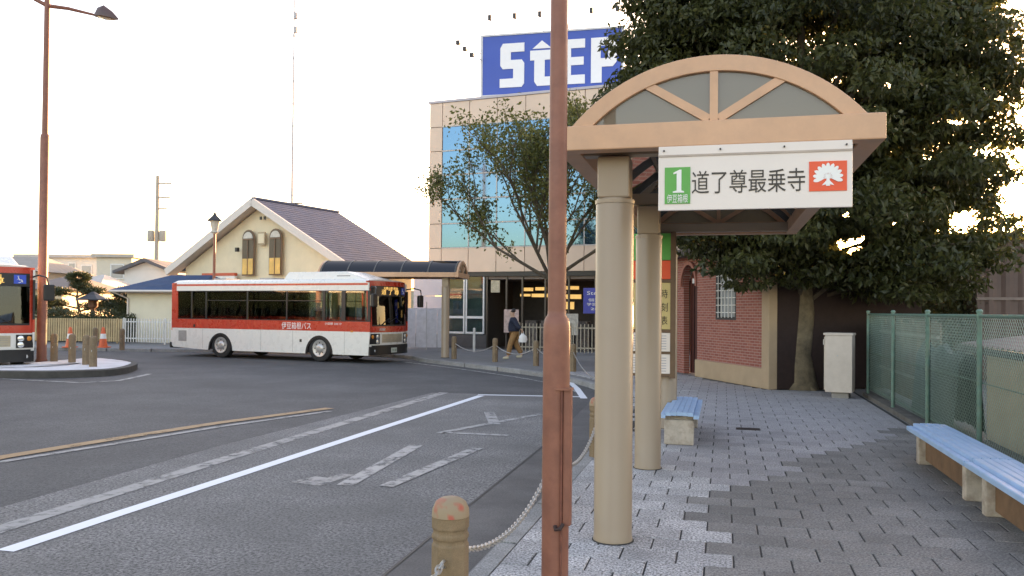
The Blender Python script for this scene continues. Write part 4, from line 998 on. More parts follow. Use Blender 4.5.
# ------------------------------------------------------------------ buses
BWHT = mat('bus_white', (.70, .68, .63), .28, .03, 2, spec=.6, dirt=(.55, .52, .46), dirt_amt=.15, dscale=1, local=True)
BRED = mat('bus_red', (.52, .045, .022), .28, .05, 2, spec=.6, local=True)
BGRY = mat('bus_grey', (.30, .29, .27), .5)
RUB = mat('tyre_rubber', (.02, .02, .02), .8, .1, 20)
RIM = mat('wheel_rim', (.48, .47, .45), .35, .08, metal=.5)
SEAT = mat('seat_green', (.12, .24, .21), .8, .2)
CHR = mat('lamp_clear', (.75, .75, .72), .08, metal=.6)
AMB = mat('indicator_amber', (.6, .2, .02), .3)
DOTM = mat('destination_dots', (.8, .5, .1), .5, emit=(1.0, .68, .22), est=.13)
BLU = mat('access_blue', (.02, .08, .5), .4)
def bus(label, group='route buses'):
    t = thing('bus', label, 'bus', group=group)
    Lb, Wd = 8.9, 1.15; xr, xf = 2.35, 6.72; wr = .455
    zs, z1, z2, z3, zt = .27, 1.04, 1.37, 2.40, 2.66
    panes = [(.26, .92), (.98, 1.62), (1.68, 3.55), (3.61, 5.3), (5.36, 6.85), (6.95, 7.62), (7.78, 8.66)]
    for s in (-1, 1):
        yo = s * Wd; yi = s * (Wd - .05)
        def sb(name, m_, x0, x1, za, zb, proud=0.0, par=t, th=None):
            a, c = sorted((s*(Wd+proud), yi if th is None else s*(Wd+proud-th))); return box(name, m_, par, x0, x1, a, c, za, zb)
        arcs = []
        for xc in (xr, xf):
            arcs += [(xc - .56*math.cos(math.pi*k/14), zs + .02 + .60*math.sin(math.pi*k/14)) for k in range(15)]
        poly = [(.06, .34), (xr-.56, zs)] + arcs[:15][1:-1] + [(xr+.56, zs), (xf-.56, zs)] + arcs[15:][1:-1] + [(xf+.56, zs), (8.7, zs), (8.76, z1), (.0, z1), (0, .4)]
        MB().prism(poly, (0, min(yo, yi) if s > 0 else yo, 0), (1,0,0), (0,0,1), -.05).build('side_panel', BWHT, t)
        for xc in (xr, xf):
            lin = MB(); lin.prism([(xc - .57*math.cos(math.pi*k/14), zs+.0 + .62*math.sin(math.pi*k/14)) for k in range(15)] + [(xc + .50*math.cos(math.pi*k/14), zs + .0 + .545*math.sin(math.pi*k/14)) for k in range(15)], (0, yo + (.006 if s > 0 else -.006) + (0 if s < 0 else -.0), 0), (1,0,0), (0,0,1), s*-.03 if False else (-.04 if s < 0 else .04))
            lin.build('wheel_arch', BLACK, t)
            wh = bpy.data.objects.new('wheel', None); col.objects.link(wh); wh.parent = t; wh.location = (xc, s*(Wd-.16), wr); wh.empty_display_size = .2
            MB().lathe([(.27, -.12), (.40, -.135), (.445, -.11), (wr, -.07), (wr, .07), (.445, .11), (.40, .135), (.27, .12)], 32, axis='y').build('tyre', RUB, wh, smooth=True)
            rim = MB().lathe([(.285, -.118), (.285, -.142), (.262, -.142), (.235, -.128), (.15, -.124), (.12, -.155), (.06, -.165), (.0, -.165)], 28, axis='y', c=(0, 0, 0)).build('rim', RIM, wh, smooth=True)
            if s > 0: rim.scale = (1, -1, 1)
            if s < 0:
                for k in range(8): MB().lathe([(.024, -.132), (.024, -.12)], 8, (.19*math.cos(k*math.pi/4), 0, .19*math.sin(k*math.pi/4)), 'y').build('bolt_hole', BLACK, wh)
        sb('belt_panel', BRED, .0, 8.76, z1, z2, .002)
        xs = [.0] + [v for p_ in panes for v in p_] + [8.76]
        for k in range(0, len(xs), 2): sb('window_pillar', BRED if k == 0 else BLACK, xs[k], xs[k+1], z2, z3, .0 if k else .002)
        for x0, x1 in panes:
            pn = sb('side_window', BUSGLASS, x0, x1, z2+.03, z3-.02, -.012, th=.008)
            sb('window_rail', BLACK, x0, x1, z2, z2+.03, -.004, pn); sb('window_rail', BLACK, x0, x1, z3-.02, z3, -.004, pn)
            if x1 - x0 > 1.0: sb('window_divider', BLACK, x0, x1, z3-.36, z3-.335, -.006, pn, .03)
        sb('cant_panel', BWHT, .0, 8.7, z3, zt)
        sb('roof_stripe', BRED, .1, 8.66, zt-.085, zt-.02, .004, th=.006)
        sb('corner_post', BRED, .0, .2, z2, zt+.03, .004, th=.006)
        for x in (1.5, 4.2, 5.6, 7.75): sb('panel_gap', BGRY, x, x+.012, zs+.05, z1-.01, .002, th=.004)
        sb('service_flap', BGRY, .32, .72, .56, .95, .003, th=.006); sb('indicator', AMB, 8.0, 8.1, 1.02, 1.07, .004, th=.006)
        for x, z in ((1.05, 1.08), (5.9, .65)): sb('socket', BLACK, x, x+.09, z, z+.1, .004, th=.008)
        if s < 0:
            text('伊豆箱根バス', .26, (5.75, -Wd-.003, 1.2), (1,0,0), (0,0,1), WHITE, t, width=1.25)
            text('小田原 200 か', .09, (7.3, -Wd-.003, 1.29), (1,0,0), (0,0,1), WHITE, t, width=.7)
    # roof
    prof = [(-Wd, zt), (-1.10, zt+.07), (-.98, zt+.12), (-.5, zt+.155), (0, zt+.165), (.5, zt+.155), (.98, zt+.12), (1.10, zt+.07), (Wd, zt)]
    b = MB(); n = len(prof)
    xsr = [0, .08, 8.2, 8.62]; sc_ = [.93, 1, 1, .9]
    vs_ = [(x, y_, zt + (z-zt)*(f if True else 1)) for x, f in zip(xsr, (.6, 1, 1, .75)) for y_, z in prof]
    fs_ = [(i*n+k, (i+1)*n+k, (i+1)*n+k+1, i*n+k+1) for i in range(3) for k in range(n-1)] + [tuple(range(n)), tuple(range(4*n-1, 3*n-1, -1)), tuple([0, n-1, 4*n-1, 3*n])]
    b.add(vs_, fs_).build('roof', BWHT, t, smooth=True)
    b = MB(); zz = zt+.13; b.add([(4.9,-.82,zz),(8.35,-.82,zz),(8.35,.82,zz),(4.9,.82,zz),(5.05,-.74,zz+.26),(7.5,-.74,zz+.26),(7.5,.74,zz+.26),(5.05,.74,zz+.26)], [(4,5,6,7),(0,1,5,4),(1,2,6,5),(2,3,7,6),(3,0,4,7)])
    pod = b.build('roof_air_conditioner', BWHT, t, bevel=.03); box('grille', BLACK, pod, 7.15, 7.7, -.79, -.772, zz+.02, zz+.12)
    for k in (1.2, 3.4): box('roof_vent', BGRY, t, k, k+.6, -.35, .35, zt+.15, zt+.22, bevel=.02)
    # rear
    box('rear_panel', BRED, t, -.05, .0, -Wd, Wd, .95, zt+.02, bevel=.02); box('rear_lower', BWHT, t, -.05, .0, -Wd, Wd, .45, .95); box('rear_bumper', BLACK, t, -.12, -.0, -Wd-.01, Wd+.01, .3, .52, bevel=.03)
    box('rear_window', BUSGLASS, t, -.062, -.052, -.95, .95, 1.5, 2.3)
    # inside
    box('floor', BLACK, t, .05, 8.6, -1.09, 1.09, .30, .62)
    for k in range(6):
        for y_ in (-.98, .55):
            x = .9 + k*.85
            se = box('seat', SEAT, t, x, x+.42, y_, y_+.45, .95, 1.08, bevel=.03); box('seat_back', SEAT, se, x-.08, x+.02, y_, y_+.45, 1.08, 1.72, bevel=.03)
    dv = box('seat', SEAT, t, 7.6, 8.05, -.9, -.35, .9, 1.05, bevel=.03); box('seat_back', SEAT, dv, 7.5, 7.6, -.9, -.35, 1.05, 1.85, bevel=.03)
    for x in (2.4, 4.1, 5.8, 7.2): MB().tube([(x, .25, .62), (x, .25, 2.5)], .017, 6).build('grab_pole', mat('grab_orange', (.6, .3, .08), .4), t)
    box('dashboard', BLACK, t, 8.1, 8.62, -1.05, 1.05, .62, 1.3); MB().lathe([(.2, 0), (.2, .02)], 18, (8.05, -.62, 1.35)).build('steering_wheel', BLACK, t)
    # front, slightly bowed and raked
    def fx(y_, z): return 8.9 - .13 * (y_/1.15)**2 - .30*max(0, abs(y_)-.95)**1.0 - .055*max(0, z-1.1)
    def front(name, m_, y0, y1, za, zb, proud=0.0, par=t, n=12, nz=2, th=.04):
        vs_ = []; fs_ = []
        for q, o_ in enumerate((proud, proud-th)):
            for j in range(nz+1):
                for i in range(n+1):
                    y_ = y0 + (y1-y0)*i/n; z = za + (zb-za)*j/nz; vs_.append((fx(y_, z)+o_, y_, z))
        M_ = (n+1)*(nz+1); id_ = lambda q, j, i: q*M_ + j*(n+1) + i
        for j in range(nz):
            for i in range(n):
                fs_.append((id_(0,j,i), id_(0,j,i+1), id_(0,j+1,i+1), id_(0,j+1,i))); fs_.append((id_(1,j,i+1), id_(1,j,i), id_(1,j+1,i), id_(1,j+1,i+1)))
        for i in range(n): fs_.append((id_(1,0,i), id_(1,0,i+1), id_(0,0,i+1), id_(0,0,i))); fs_.append((id_(0,nz,i), id_(0,nz,i+1), id_(1,nz,i+1), id_(1,nz,i)))
        for j in range(nz): fs_.append((id_(0,j,0), id_(0,j+1,0), id_(1,j+1,0), id_(1,j,0))); fs_.append((id_(1,j,n), id_(1,j+1,n), id_(0,j+1,n), id_(0,j,n)))
        return MB().add(vs_, fs_).build(name, m_, par, smooth=True)
    front('bumper', BLACK, -1.14, 1.14, .28, .56, .05); front('front_panel', BWHT, -1.14, 1.14, .56, 1.02); front('front_belt', BRED, -1.14, 1.14, 1.02, 1.22)
    front('front_trim', BLACK, -1.06, 1.06, .54, .60, .055)
    ws = front('windscreen', glass('windscreen_glass', (.30, .36, .36), ior=1.7), -1.03, 1.03, 1.27, 2.22, 0, th=.01); front('windscreen_base', BLACK, -1.03, 1.03, 1.22, 1.27)
    for s in (-1, 1):
        a, c = sorted((s*1.03, s*1.145)); front('front_pillar', BRED, a, c, 1.22, 2.72, .0, n=4, nz=4)
    front('header', BRED, -1.03, 1.03, 2.56, 2.72, .0); db = front('destination_display', BLACK, -1.03, 1.03, 2.22, 2.56, -.004)
    front('header_rim', BLACK, -.95, .95, 2.27, 2.54, .001, th=.004)
    for y_, s_t, sz, z in ((-.05, '大雄山駅 経由', .10, 2.49), (-.08, '道 了 尊', .19, 2.36)):
        text(s_t, sz, (fx(0, z)+.003, y_, z), (0,1,0), (0,0,1), DOTM, db, width=.85 if sz < .15 else 1.05)
    wc = front('access_symbol', BLU, .66, .94, 2.29, 2.52, .004, n=3, nz=1, th=.004)
    xq = fx(.8, 2.4) + .008; hy = .78
    b = MB(); b.tube([(xq, hy-.02, 2.475), (xq, hy-.02, 2.49)], .018, 8); b.bar((xq, hy-.02, 2.46), (xq, hy, 2.39), .01, .02); b.bar((xq, hy, 2.39), (xq, hy+.06, 2.39), .01, .018); b.bar((xq, hy+.06, 2.39), (xq, hy+.08, 2.33), .01, .018)
    b.tube([(xq, hy + .055*math.cos(a), 2.37 + .05*math.sin(a)) for a in [R(120 + 20*k) for k in range(13)]], .008, 5); b.build('wheelchair_mark', WHITE, wc)
    for s in (-1, 1):
        a, c = sorted((s*.72, s*1.12)); hl = front('headlight', BLACK, a, c, .64, .98, .012, n=5, nz=1, th=.03)
        for yq, zq, r_ in ((.83, .88, .075), (.83, .72, .075), (1.02, .88, .06)):
            MB().lathe([(r_, 0), (r_, .02), (r_*.6, .03), (0, .032)], 16, (fx(s*yq, zq)+.008, s*yq, zq), 'x').build('lamp', CHR if yq < 1 else AMB, hl, smooth=True)
        MB().tube([(fx(s*.98, .42)+.03, s*.95, .42), (fx(s*.98, .42)+.06, s*.95, .42)], .05, 12).build('fog_lamp', CHR, t)
        ma = MB().tube([(8.72, s*1.10, 2.48), (8.98, s*1.2, 2.52), (9.14, s*1.36, 2.46), (9.14, s*1.42, 2.2)], .022, 8).build('mirror_arm', BLACK, t, smooth=True)
        b = MB(); b.box(9.04, 9.16, s*1.42-.13, s*1.42+.13, 1.86, 2.28); mr = b.build('mirror', BLACK, ma, bevel=.03); box('mirror_glass', CHR, mr, 9.03, 9.038, s*1.42-.11, s*1.42+.11, 1.9, 2.24)
        MB().tube([(fx(s*.5, 1.28)+.01, s*.62, 1.26), (fx(s*.3, 1.5)+.02, s*.2, 1.5), (fx(s*.1, 1.34)+.02, s*.02-.3, 1.34)], .011, 5).build('wiper', BLACK, t)
    gr = front('grille_panel', mat('grille_gold', (.42, .36, .26), .35, metal=.3), -.6, .6, .68, .96, .006, n=6, nz=1, th=.01)
    for k in range(4): front('grille_slot', BGRY, -.55, .55, .715+k*.06, .725+k*.06, .009, par=gr, n=6, nz=1, th=.004)
    pl_ = front('number_plate', mat('plate_pale', (.55, .58, .52), .4), -.17, .17, .34, .5, .056, n=1, nz=1, th=.006)
    text('27-43', .1, (fx(.1, .42)+.062, 0, .42), (0,1,0), (0,0,1), mat('plate_green', (.03, .15, .06), .5), pl_, width=.24)
    text('伊豆箱根', .09, (fx(.3, 1.12)+.004, -.62, 1.12), (0,1,0), (0,0,1), WHITE, t, width=.34)
    return t
bz = bus('red and white bus parked side-on across the plaza')
hd_ = R(-11); ca, sa = math.cos(hd_), math.sin(hd_); bz.scale = (.96,)*3
bz.location = (-14.5 - ca*4.5*.96, 26.25 - sa*4.5*.96, ZR); bz.rotation_euler = (0, 0, hd_)
b2 = copy_tree(bz); b2['label'] = 'red and white bus facing forward, cut off by the left edge'
for ch in list(b2.children_recursive):
    if ch.name.startswith('access_symbol'): pass
fc = L2W(-12.45, 21.9, ZR)                       # its front corner by the lamp pole
hv = L2W(.60, -.80) - L2W(0, 0); ha = math.atan2(hv.y, hv.x); ca, sa = math.cos(ha), math.sin(ha); lx, ly = 8.7, 1.14
b2.scale = (1,)*3; b2.location = (fc.x - (ca*lx - sa*ly), fc.y - (sa*lx + ca*ly), ZR); b2.rotation_euler = (0, 0, ha)

# ------------------------------------------------------------------ fences, railings, cones
def picket(label, p, q, h, m_, step, wd, name='picket_fence', rails=(.2, .85), z0=0.0, posts=2.0, cat='fence'):
    ang, ln = rot_basis(p, q); t = thing(name, label, cat, (p[0], p[1], z0), ang); b = MB(); x = 0
    while x < ln: b.box(x, x+wd, -.015, .015, .08, h); x += step
    b.build('pickets', m_, t, kind='stuff')
    for r_ in rails: box('rail', m_, t, 0, ln, .017, .055, h*r_, h*r_+.05)
    x = 0
    while x <= ln + .01: box('post', m_, t, x-.03, x+.03, .056, .11, 0, h+.03); x += posts
    return t
a, c_ = G(44, 343), G(127, 343)
picket('tan slatted garden fence left of the bus', L2W(-21.2, 37.2), L2W(-16.9, 36.6), 1.08, mat('tan_fence', (.42, .31, .17), .8, .22, 2.0), .11, .075)
picket('white tubular railing in front of the cream outbuilding', L2W(-16.85, 36.4), L2W(-13.0, 35.6), 1.1, WF, .13, .03)
picket('pale metal railing in front of the shop entrance', L2W(.25, 31.2), L2W(4.6, 29.6), 1.12, mat('pale_railing', (.42, .37, .29), .5), .14, .028)
wp = thing('white_hoarding', 'white panel hoarding behind the bus front, lengthened out of sight to block sun', 'hoarding', tuple(L2W(-4.2, 33.2)), R(YAW))
for k in range(-19, 4): box('panel', mat('hoarding_white', (.55, .55, .58), .5, rnd=.05), wp, k*.42, k*.42+.40, 0, .03, .1, 1.65)  # left-hand panels, hidden by the bus, added to keep low sun off the road
for k in range(-9, 3): box('post', STEEL, wp, k*.84-.03, k*.84+.0, .03, .07, 0, 1.9)
cone_m = mat('cone_orange', (.75, .13, .04), .5)
for px, l in ((103, 'orange traffic cone with white band before the tan fence, the brighter right one'), (70, 'orange traffic cone half hidden by the island bollards')):
    p_ = G(px, 347.5); cn = thing('traffic_cone', l, 'traffic cone', p_, 0, 'traffic cones')
    MB().lathe([(.17, .03), (.06, .75), (.035, .8)], 16).build('body', cone_m, cn, smooth=True); box('base', cone_m, cn, -.2, .2, -.2, .2, 0, .04)
    MB().lathe([(.124, .33), (.094, .54)], 16).build('reflective_band', WHITE, cn, smooth=True)
# plain bus-stop post by the far shelter
sp = G(474, 352)
bsp = thing('thin_sign_post', 'thin white post standing behind the far bollard chain', 'post', sp)
MB().lathe([(.05, 0), (.05, .9), (.02, .92)], 10).build('shaft', WF, bsp)

# ------------------------------------------------------------------ trees
def fast_mesh(name, V, F, m, parent):
    me = bpy.data.meshes.new(name); nv, nf, k = len(V), len(F), F.shape[1]
    me.vertices.add(nv); me.vertices.foreach_set('co', V.astype(np.float32).ravel())
    me.loops.add(nf*k); me.loops.foreach_set('vertex_index', F.astype(np.int32).ravel())
    me.polygons.add(nf); me.polygons.foreach_set('loop_start', np.arange(0, nf*k, k, dtype=np.int32)); me.polygons.foreach_set('loop_total', np.full(nf, k, dtype=np.int32))
    me.update(calc_edges=True); me.materials.append(m); return link(name, me, parent)
def leaves(name, C, size, m, parent, seed, aspect=.42, droop=.25):
    r = np.random.default_rng(seed); n = len(C)
    d = r.normal(size=(n, 3)); d[:, 2] -= droop; d /= np.linalg.norm(d, axis=1)[:, None]
    u = r.normal(size=(n, 3)); u[:, 2] += .0; s = np.cross(d, u); s /= np.linalg.norm(s, axis=1)[:, None]; nn = np.cross(s, d)
    L = (size * r.uniform(.65, 1.25, n))[:, None]
    p0 = C; p2 = C + d*L; m_ = C + d*L*.48; wv = s*L*aspect*.5; dip = nn*L*.10
    V = np.stack([p0, m_ + wv + dip, p2, m_ - wv + dip], 1).reshape(-1, 3)
    i = np.arange(n)*4; F = np.concatenate([np.stack([i, i+1, i+2], 1), np.stack([i, i+2, i+3], 1)])
    return fast_mesh(name, V, F, m, parent)

# big evergreen beside the kiosk
tb_ = G(800, 388.5); ev = thing('evergreen_tree', 'large dense evergreen tree overhanging the kiosk and the fence', 'tree', (tb_.x, tb_.y, 0), R(YAW))
rg = np.random.default_rng(11)
LEAFD = leafmat('evergreen_leaf', (.020, .031, .009), (.098, .104, .030), .42, .45)
# crown lumps in local coords: x right, y away, z up
lumps = [(0, 0, 6.2, 3.9, 3.6, 3.6), (-2.4, .2, 5.2, 2.1, 2.4, 2.1), (2.6, 0, 5.6, 2.1, 2.4, 2.8), (-.5, -1.0, 3.6, 2.6, 2.0, 1.5), (2.2, .2, 3.1, 2.1, 2.0, 1.35), (-2.1, -.3, 3.7, 1.6, 1.6, 1.1),
         (-2.2, .3, 7.2, 1.6, 1.8, 1.8), (2.3, .3, 8.2, 2.0, 2.2, 2.0), (0, 0, 9.0, 2.8, 2.6, 1.8), (-1.6, 0, 8.3, 1.8, 2, 1.7), (3.3, 0, 4.3, 1.2, 1.5, 1.2), (.6, -.6, 2.75, 1.5, 1.4, .8), (-2.6, -1.2, 4.5, 1.9, 1.6, 1.2), (-1.2, -1.6, 3.2, 1.6, 1.0, 1.0), (3.4, .2, 6.6, 1.3, 1.6, 1.9), (1.9, -.8, 2.6, 1.9, 1.4, .9), (-3.0, .2, 6.5, 1.15, 1.3, 1.2), (-2.6, .1, 8.4, 1.0, 1.2, 1.1)]
P = []
for (x, y_, z, a, bb, c) in lumps:
    n = int(17 * (a*bb + bb*c + a*c) / 3.0)
    d = rg.normal(size=(n, 3)); d /= np.linalg.norm(d, axis=1)[:, None]
    f = rg.uniform(.55, 1.0, n)[:, None]
    P.append(np.array([x, y_, z]) + d*f*np.array([a, bb, c]))
P = np.concatenate(P); P = P[P[:, 2] > 1.95]
# openings in the foliage where the low sun glints through
def to_local(px, py, d_):
    v = W(px, py, d_) - Vector((tb_.x, tb_.y, 0)); return np.array([cy*v.x + sy_*v.y, -sy_*v.x + cy*v.y, v.z])
HOLES = [(967, 216, 12), (955, 219, 8), (850, 244, 11), (863, 238, 8), (839, 243, 6), (1012, 190, 10), (1018, 205, 8), (893, 222, 5), (846, 214, 5), (985, 150, 6), (1000, 95, 5)]
eye = np.array([cy*(-tb_.x) + sy_*(-tb_.y), -sy_*(-tb_.x) + cy*(-tb_.y), CAM_H])
CL = []
for q in P:                                   # each clump: leaves hang from the outside of a flattened ball, sparse inside
    rad = rg.uniform(.34, .72); n = int(330 * rad**2 * 2.0)
    d = rg.normal(size=(n, 3)); d /= np.linalg.norm(d, axis=1)[:, None]; d[:, 2] = np.where(d[:, 2] < -.2, d[:, 2]*.4, d[:, 2])
    CL.append(q + d*(rg.uniform(.35, 1.0, n)**.6)[:, None]*np.array([rad, rad, rad*.72]))
C = np.concatenate(CL)
ok = np.ones(len(C), bool)
for hx, hy_, hr in HOLES:
    t_ = to_local(hx, hy_, 17.4); ax = (t_ - eye) / np.linalg.norm(t_ - eye); v = C - eye; al = v @ ax
    dist = np.linalg.norm(v - al[:, None]*ax, axis=1); ok &= dist > (hr * rg.uniform(.55, 1.35, len(C))) * al / FPX
C = C[ok]
leaves('crown', C, .15, LEAFD, ev, 3, .45, .8)
b = MB()
b.tube([(0,0,-.05), (.02,0,.15), (-.03,0,.7), (.05,.0,1.6), (0,.05,2.8), (.05,0,4.6), (0,0,7.0), (0,0,9.2)], [.42, .31, .255, .24, .23, .18, .09, .03], 14)
for k in range(4):
    an_ = k*1.7; b.tube([(0,0,.25), (.25*math.cos(an_), .25*math.sin(an_), .05), (.5*math.cos(an_), .5*math.sin(an_), -.05)], [.12, .09, .03], 7)
b.build('trunk', mat('mottled_bark', (.15, .115, .07), .9, .45, 5, bump=1.0, bscale=22), ev, smooth=True)
b = MB()
for k in range(70):
    e_ = P[rg.integers(len(P))]; z0 = float(np.clip(e_[2]*.55 + rg.uniform(-.3, .6), 1.7, 8.2)); mdl = Vector((e_[0]*.45, e_[1]*.45, z0 + (e_[2]-z0)*.62 + .15))
    b.tube([(0, 0, z0), tuple(mdl), tuple(e_)], [.07, .04, .012], 5)
b.build('limbs', BARK, ev)

# light street tree in front of the office block
LEAFY = leafmat('street_tree_leaf', (.055, .075, .016), (.19, .18, .045), .45)
tp_ = L2W((551-512)/FPX*26.3, 26.3); stt = thing('street_tree', 'half-bare street tree with sparse yellow-green leaves in front of the office block', 'tree', (tp_.x, tp_.y, 0), R(YAW))
rr = random.Random(21); b = MB(); tips = []
def grow(p, d_, l, r_, lev):
    q = p + d_*l*.5 + Vector((rr.uniform(-.06, .06), rr.uniform(-.06, .06), .03))*l; e_ = p + d_*l + Vector((rr.uniform(-.05, .05), rr.uniform(-.05, .05), 0))*l
    b.tube([p, q, e_], [r_, r_*.82, r_*.62], 6 if lev < 3 else 4, caps=False)
    if lev >= 2: tips.append((q, l)); 
    if lev >= 4: tips.append((e_, l)); return
    for k in range(3 if lev < 3 else 2):
        nd = (d_ + Vector((rr.uniform(-.52, .62), rr.uniform(-.75, .75), rr.uniform(.02, .55)))).normalized()
        grow(e_ if k < 2 else q, nd, l*rr.uniform(.62, .84), r_*.6, lev+1)
b.tube([(0,0,0), (.03,0,1.2), (0,.02,2.6)], [.14, .115, .105], 10)
for v in ((-.62,.1,.36), (-.42,-.4,.8), (-.1,.2,1), (.45,.1,.85), (.75,-.2,.5), (.1,-.5,.8), (-.3,.6,.8), (-.25,-.1,1.1), (.2,.3,1.1)):
    grow(Vector((0, .02, 2.55)), Vector(v).normalized(), 2.05, .062, 1)
b.build('branches', BARK, stt, smooth=True)
rg2 = np.random.default_rng(6); C = []
for p_, l in tips:
    if rr.random() < .85: C.append(np.array(p_) + rg2.normal(size=(rr.randint(28, 80), 3))*.19)
leaves('foliage', np.concatenate(C), .13, LEAFY, stt, 8, .5, .4)

# garden pines and shrubs behind the tan fence
PINE = leafmat('pine_needles', (.035, .05, .022), (.09, .10, .045), .2)
def cloud_pine(label, base, h, pads, seed):
    t = thing('pruned_pine', label, 'tree', base, R(YAW), 'garden trees'); b = MB()
    b.tube([(0,0,0), (.15*h*.3, 0, h*.35), (-.1*h*.3, 0, h*.7), (.05, 0, h)], [.1, .08, .05, .02], 7); r = np.random.default_rng(seed); C = []
    for x, z, w_, hh in pads:
        b.tube([(0, 0, z-.25), (x*.6, 0, z-.1), (x, 0, z)], [.05, .035, .015], 5)
        d = r.normal(size=(1500, 3)); d /= np.linalg.norm(d, axis=1)[:, None]; C.append(np.array([x, 0, z]) + d*r.uniform(.3, 1, (1500, 1))*np.array([w_, w_*.8, hh]))
    b.build('trunk', BARK, t, smooth=True); leaves('crown', np.concatenate(C), .14, PINE, t, seed, .35, -.4)
cloud_pine('cloud-pruned pine with flat pads left of centre behind the tan fence', L2W(-20.9, 40.5), 2.9, [(0, 3.0, .55, .22), (-.9, 2.3, .6, .2), (.7, 2.35, .6, .2), (-1.2, 1.75, .7, .2), (.9, 1.6, .9, .22), (.1, 2.6, .5, .2)], 1)
cloud_pine('small round pruned pine nearest the cream outbuilding', L2W(-18.3, 39.6), 2.2, [(0, 2.2, .5, .3), (-.5, 1.7, .6, .3), (.45, 1.6, .6, .3), (0, 1.3, .9, .35)], 2)
cloud_pine('low dark pine just right of the left lamp pole', L2W(-22.3, 39.8), 1.8, [(0, 1.8, .6, .25), (-.6, 1.4, .7, .25), (.6, 1.3, .8, .25)], 5)
gl_ = thing('stone_garden_lantern', 'garden lantern with wide dark cap between the pruned pines', 'lantern', L2W(-19.7, 39.5))
b = MB(); b.lathe([(.12, 0), (.1, 1.5), (.22, 1.6), (.22, 1.9)], 8); b.build('stem', mat('lantern_brown', (.16, .08, .05), .8), gl_); MB().lathe([(.75, 1.9), (.72, 1.95), (.3, 2.15), (.05, 2.3)], 10).build('cap', DARK, gl_)
hd = thing('garden_hedge', 'low clipped hedge along the inside of the tan fence', 'hedge', L2W(-19.2, 38.6), R(YAW)); r = np.random.default_rng(4)
C = np.stack([r.uniform(-2.6, 2.0, 5000), r.uniform(-.35, .35, 5000), .3 + 1.1*r.uniform(0, 1, 5000)**.6], 1); C[:, 2] += .12*np.sin(C[:, 0]*3)
leaves('foliage', C, .11, PINE, hd, 9, .5, -.2)
box('core', mat('hedge_core', (.02, .03, .012), .9), hd, -2.6, 2.0, -.25, .25, 0, 1.15)
# trees beyond the corrugated building and behind the kiosk (dark mass under the big crown)
for px, d, h, w_, l, sd_ in ((830, 23.5, 3.0, 2.6, 'dark bushy evergreen behind the utility cabinet', 31), (905, 22.0, 3.2, 2.6, 'dark bushy evergreen behind the far end of the green fence', 32)):
    p_ = L2W((px-512)/FPX*d, d); t = thing('background_evergreen', l, 'tree', (p_.x, p_.y, 0), R(YAW), 'dark evergreens behind the fence')
    MB().tube([(0,0,0), (.05,0,h*.5), (0,0,h)], [.14, .1, .03], 8).build('trunk', BARK, t)
    r = np.random.default_rng(sd_); dd = r.normal(size=(330, 3)); dd /= np.linalg.norm(dd, axis=1)[:, None]
    Q = np.array([0, 0, h*.55]) + dd*r.uniform(.4, 1, (330, 1))*np.array([w_*.75, w_*.7, h*.5]); Q = Q[Q[:, 2] > .2]
    C = np.repeat(Q, 34, 0) + r.normal(size=(len(Q)*34, 3))*.2
    leaves('crown', C, .14, LEAFD, t, sd_, .42, .4)
bp_ = L2W(6.7, 18.9)

# ------------------------------------------------------------------ the walker
pf = G(514, 359); pe = thing('person', 'person in dark navy jacket and brown trousers walking left with a white bag', 'person', (pf.x, pf.y, 0), R(YAW) + R(180))
def skin(name, verts, edges, rad, m_, parent, sub=2, root=0):
    me = bpy.data.meshes.new(name); me.from_pydata(verts, edges, []); me.materials.append(m_); o = link(name, me, parent)
    o.modifiers.new('skin', 'SKIN').use_smooth_shade = True
    ly_ = me.skin_vertices[0] if me.skin_vertices else None
    if ly_ is None:
        bpy.context.view_layer.objects.active = o; bpy.ops.mesh.customdata_skin_add(); ly_ = me.skin_vertices[0]
    for i, r_ in enumerate(rad):
        ly_.data[i].radius = r_ if isinstance(r_, tuple) else (r_, r_)
    ly_.data[root].use_root = True
    o.modifiers.new('sub', 'SUBSURF').levels = sub; o.modifiers['sub'].render_levels = sub
    return o
SK = mat('skin', (.45, .28, .2), .6, .05); NAVY = mat('navy_jacket', (.012, .018, .04), .8, .2, 12, bump=.3, bscale=30); TRO = mat('brown_trousers', (.28, .15, .06), .85, .15, 10, bump=.3)
# local +x = walking direction
bv = [(0,0,.92), (.02,0,1.12), (.04,0,1.34), (.05,0,1.42), (.075,0,1.50), (.085,0,1.58), (.08,0,1.66),
      (0,.09,.88), (.14,.10,.50), (.20,.10,.10), (.33,.10,.05), (0,-.09,.88), (-.06,-.10,.50), (-.27,-.10,.16), (-.20,-.10,.04),
      (.03,.18,1.36), (-.10,.26,1.14), (-.24,.28,1.02), (.03,-.18,1.36), (-.05,-.25,1.10), (.08,-.27,.88),
      (-.28,.28,.98), (.11,-.27,.82)]
be = [(0,1),(1,2),(2,3),(3,4),(4,5),(5,6),(0,7),(7,8),(8,9),(9,10),(0,11),(11,12),(12,13),(13,14),(2,15),(15,16),(16,17),(2,18),(18,19),(19,20),(17,21),(20,22)]
brd = [.12,.11,.11,.058,.085,.098,.075,.075,.055,.04,.035,.075,.055,.04,.035,.05,.042,.03,.05,.042,.03,.032,.032]
n0 = len(bv)
for hnd in (21, 22):
    for k, (dx, dy, l) in enumerate(((.03,.0,.05), (.015,.012,.075), (0,.0,.08), (-.015,-.0,.07), (-.028,-.01,.055))):
        hx, hy, hz = bv[hnd]; bv.append((hx+dx, hy+dy, hz-.045)); brd.append(.010); be.append((hnd, len(bv)-1)); bv.append((hx+dx*1.2+.01, hy+dy, hz-.045-l*.6)); brd.append(.008); be.append((len(bv)-2, len(bv)-1))
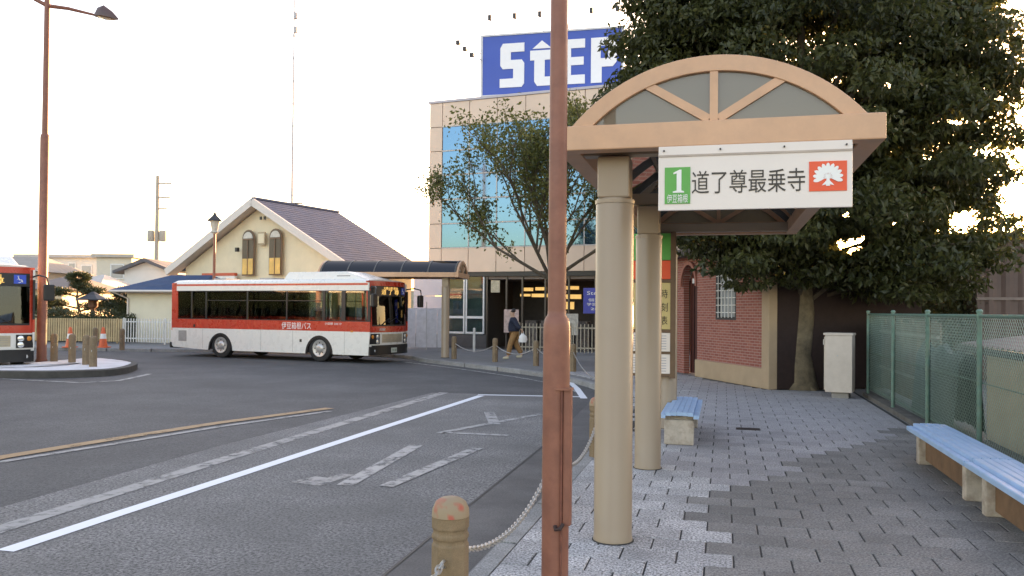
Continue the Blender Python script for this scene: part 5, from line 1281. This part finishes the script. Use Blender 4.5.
body = skin('body', bv, be, brd, SK, pe)
skin('jacket', [(0,0,.84), (.02,0,1.10), (.04,0,1.33), (.045,0,1.42), (.03,.19,1.36), (-.10,.27,1.14), (-.22,.285,1.03), (.03,-.19,1.36), (-.05,-.27,1.10), (.07,-.28,.90)], [(0,1),(1,2),(2,3),(2,4),(4,5),(5,6),(2,7),(7,8),(8,9)], [(.20,.22),(.20,.22),(.18,.2),.10,.10,.09,.07,.10,.09,.07], NAVY, pe)
skin('trousers', [(0,0,.90), (.0,.09,.84), (.14,.10,.50), (.195,.10,.12), (0,-.09,.84), (-.06,-.10,.50), (-.255,-.10,.18)], [(0,1),(1,2),(2,3),(0,4),(4,5),(5,6)], [(.16,.16),.12,.10,.085,.12,.10,.085], TRO, pe)
skin('hair', [(.03,0,1.57), (.05,0,1.66), (.09,0,1.69)], [(0,1),(1,2)], [.10,.115,.09], mat('dark_hair', (.02, .016, .014), .6), pe)
b = MB(); b.box(.09,.12,-.012,.012,1.57,1.6); b.build('nose', SK, body)
for s_, (x, z) in ((.10, (.22, .04)), (-.10, (-.24, .08))):
    skin('shoe', [(x-.05, s_, z+.02), (x+.05, s_, z+.005), (x+.17, s_, z-.005)], [(0,1),(1,2)], [.05,.047,.038], mat('pale_shoe', (.55, .5, .36), .7), pe)
bag = thing('shopping_bag', 'white plastic bag hanging from the walking person\'s hand', 'bag', (0,0,0))
hp_ = Matrix.Translation(Vector((pf.x, pf.y, 0))) @ Matrix.Rotation(R(YAW)+math.pi, 4, 'Z') @ Vector((-.19, -.27, .76))
hp2 = Matrix.Translation(Vector((pf.x, pf.y, 0))) @ Matrix.Rotation(R(YAW)+math.pi, 4, 'Z') @ Vector((-.275, .27, .98))
bag.scale = (.8,)*3; pe.scale = (.96,)*3; bag.location = (hp2.x, hp2.y, .56); bag.rotation_euler = (0, 0, R(YAW))
b = MB(); prof = [(.03, .02), (.15, .0), (.17, .12), (.15, .24), (.07, .32), (.05, .36)]
n = 14; vv = []
for rr_, z in prof:
    for k in range(n): an_ = 2*math.pi*k/n; vv.append((rr_*math.cos(an_)*(1+.12*math.sin(3*an_+z*9)), rr_*.45*math.sin(an_), z))
b.add(vv, [(i*n+k, i*n+(k+1) % n, (i+1)*n+(k+1) % n, (i+1)*n+k) for i in range(5) for k in range(n)] + [tuple(range(n-1,-1,-1))])
b.build('sack', mat('bag_white', (.7, .7, .7), .5, .05), bag, smooth=True)
MB().tube([(-.05,0,.35), (-.03,0,.44), (.03,0,.44), (.05,0,.35)], .008, 5).build('handle', MATS['bag_white'], bag)
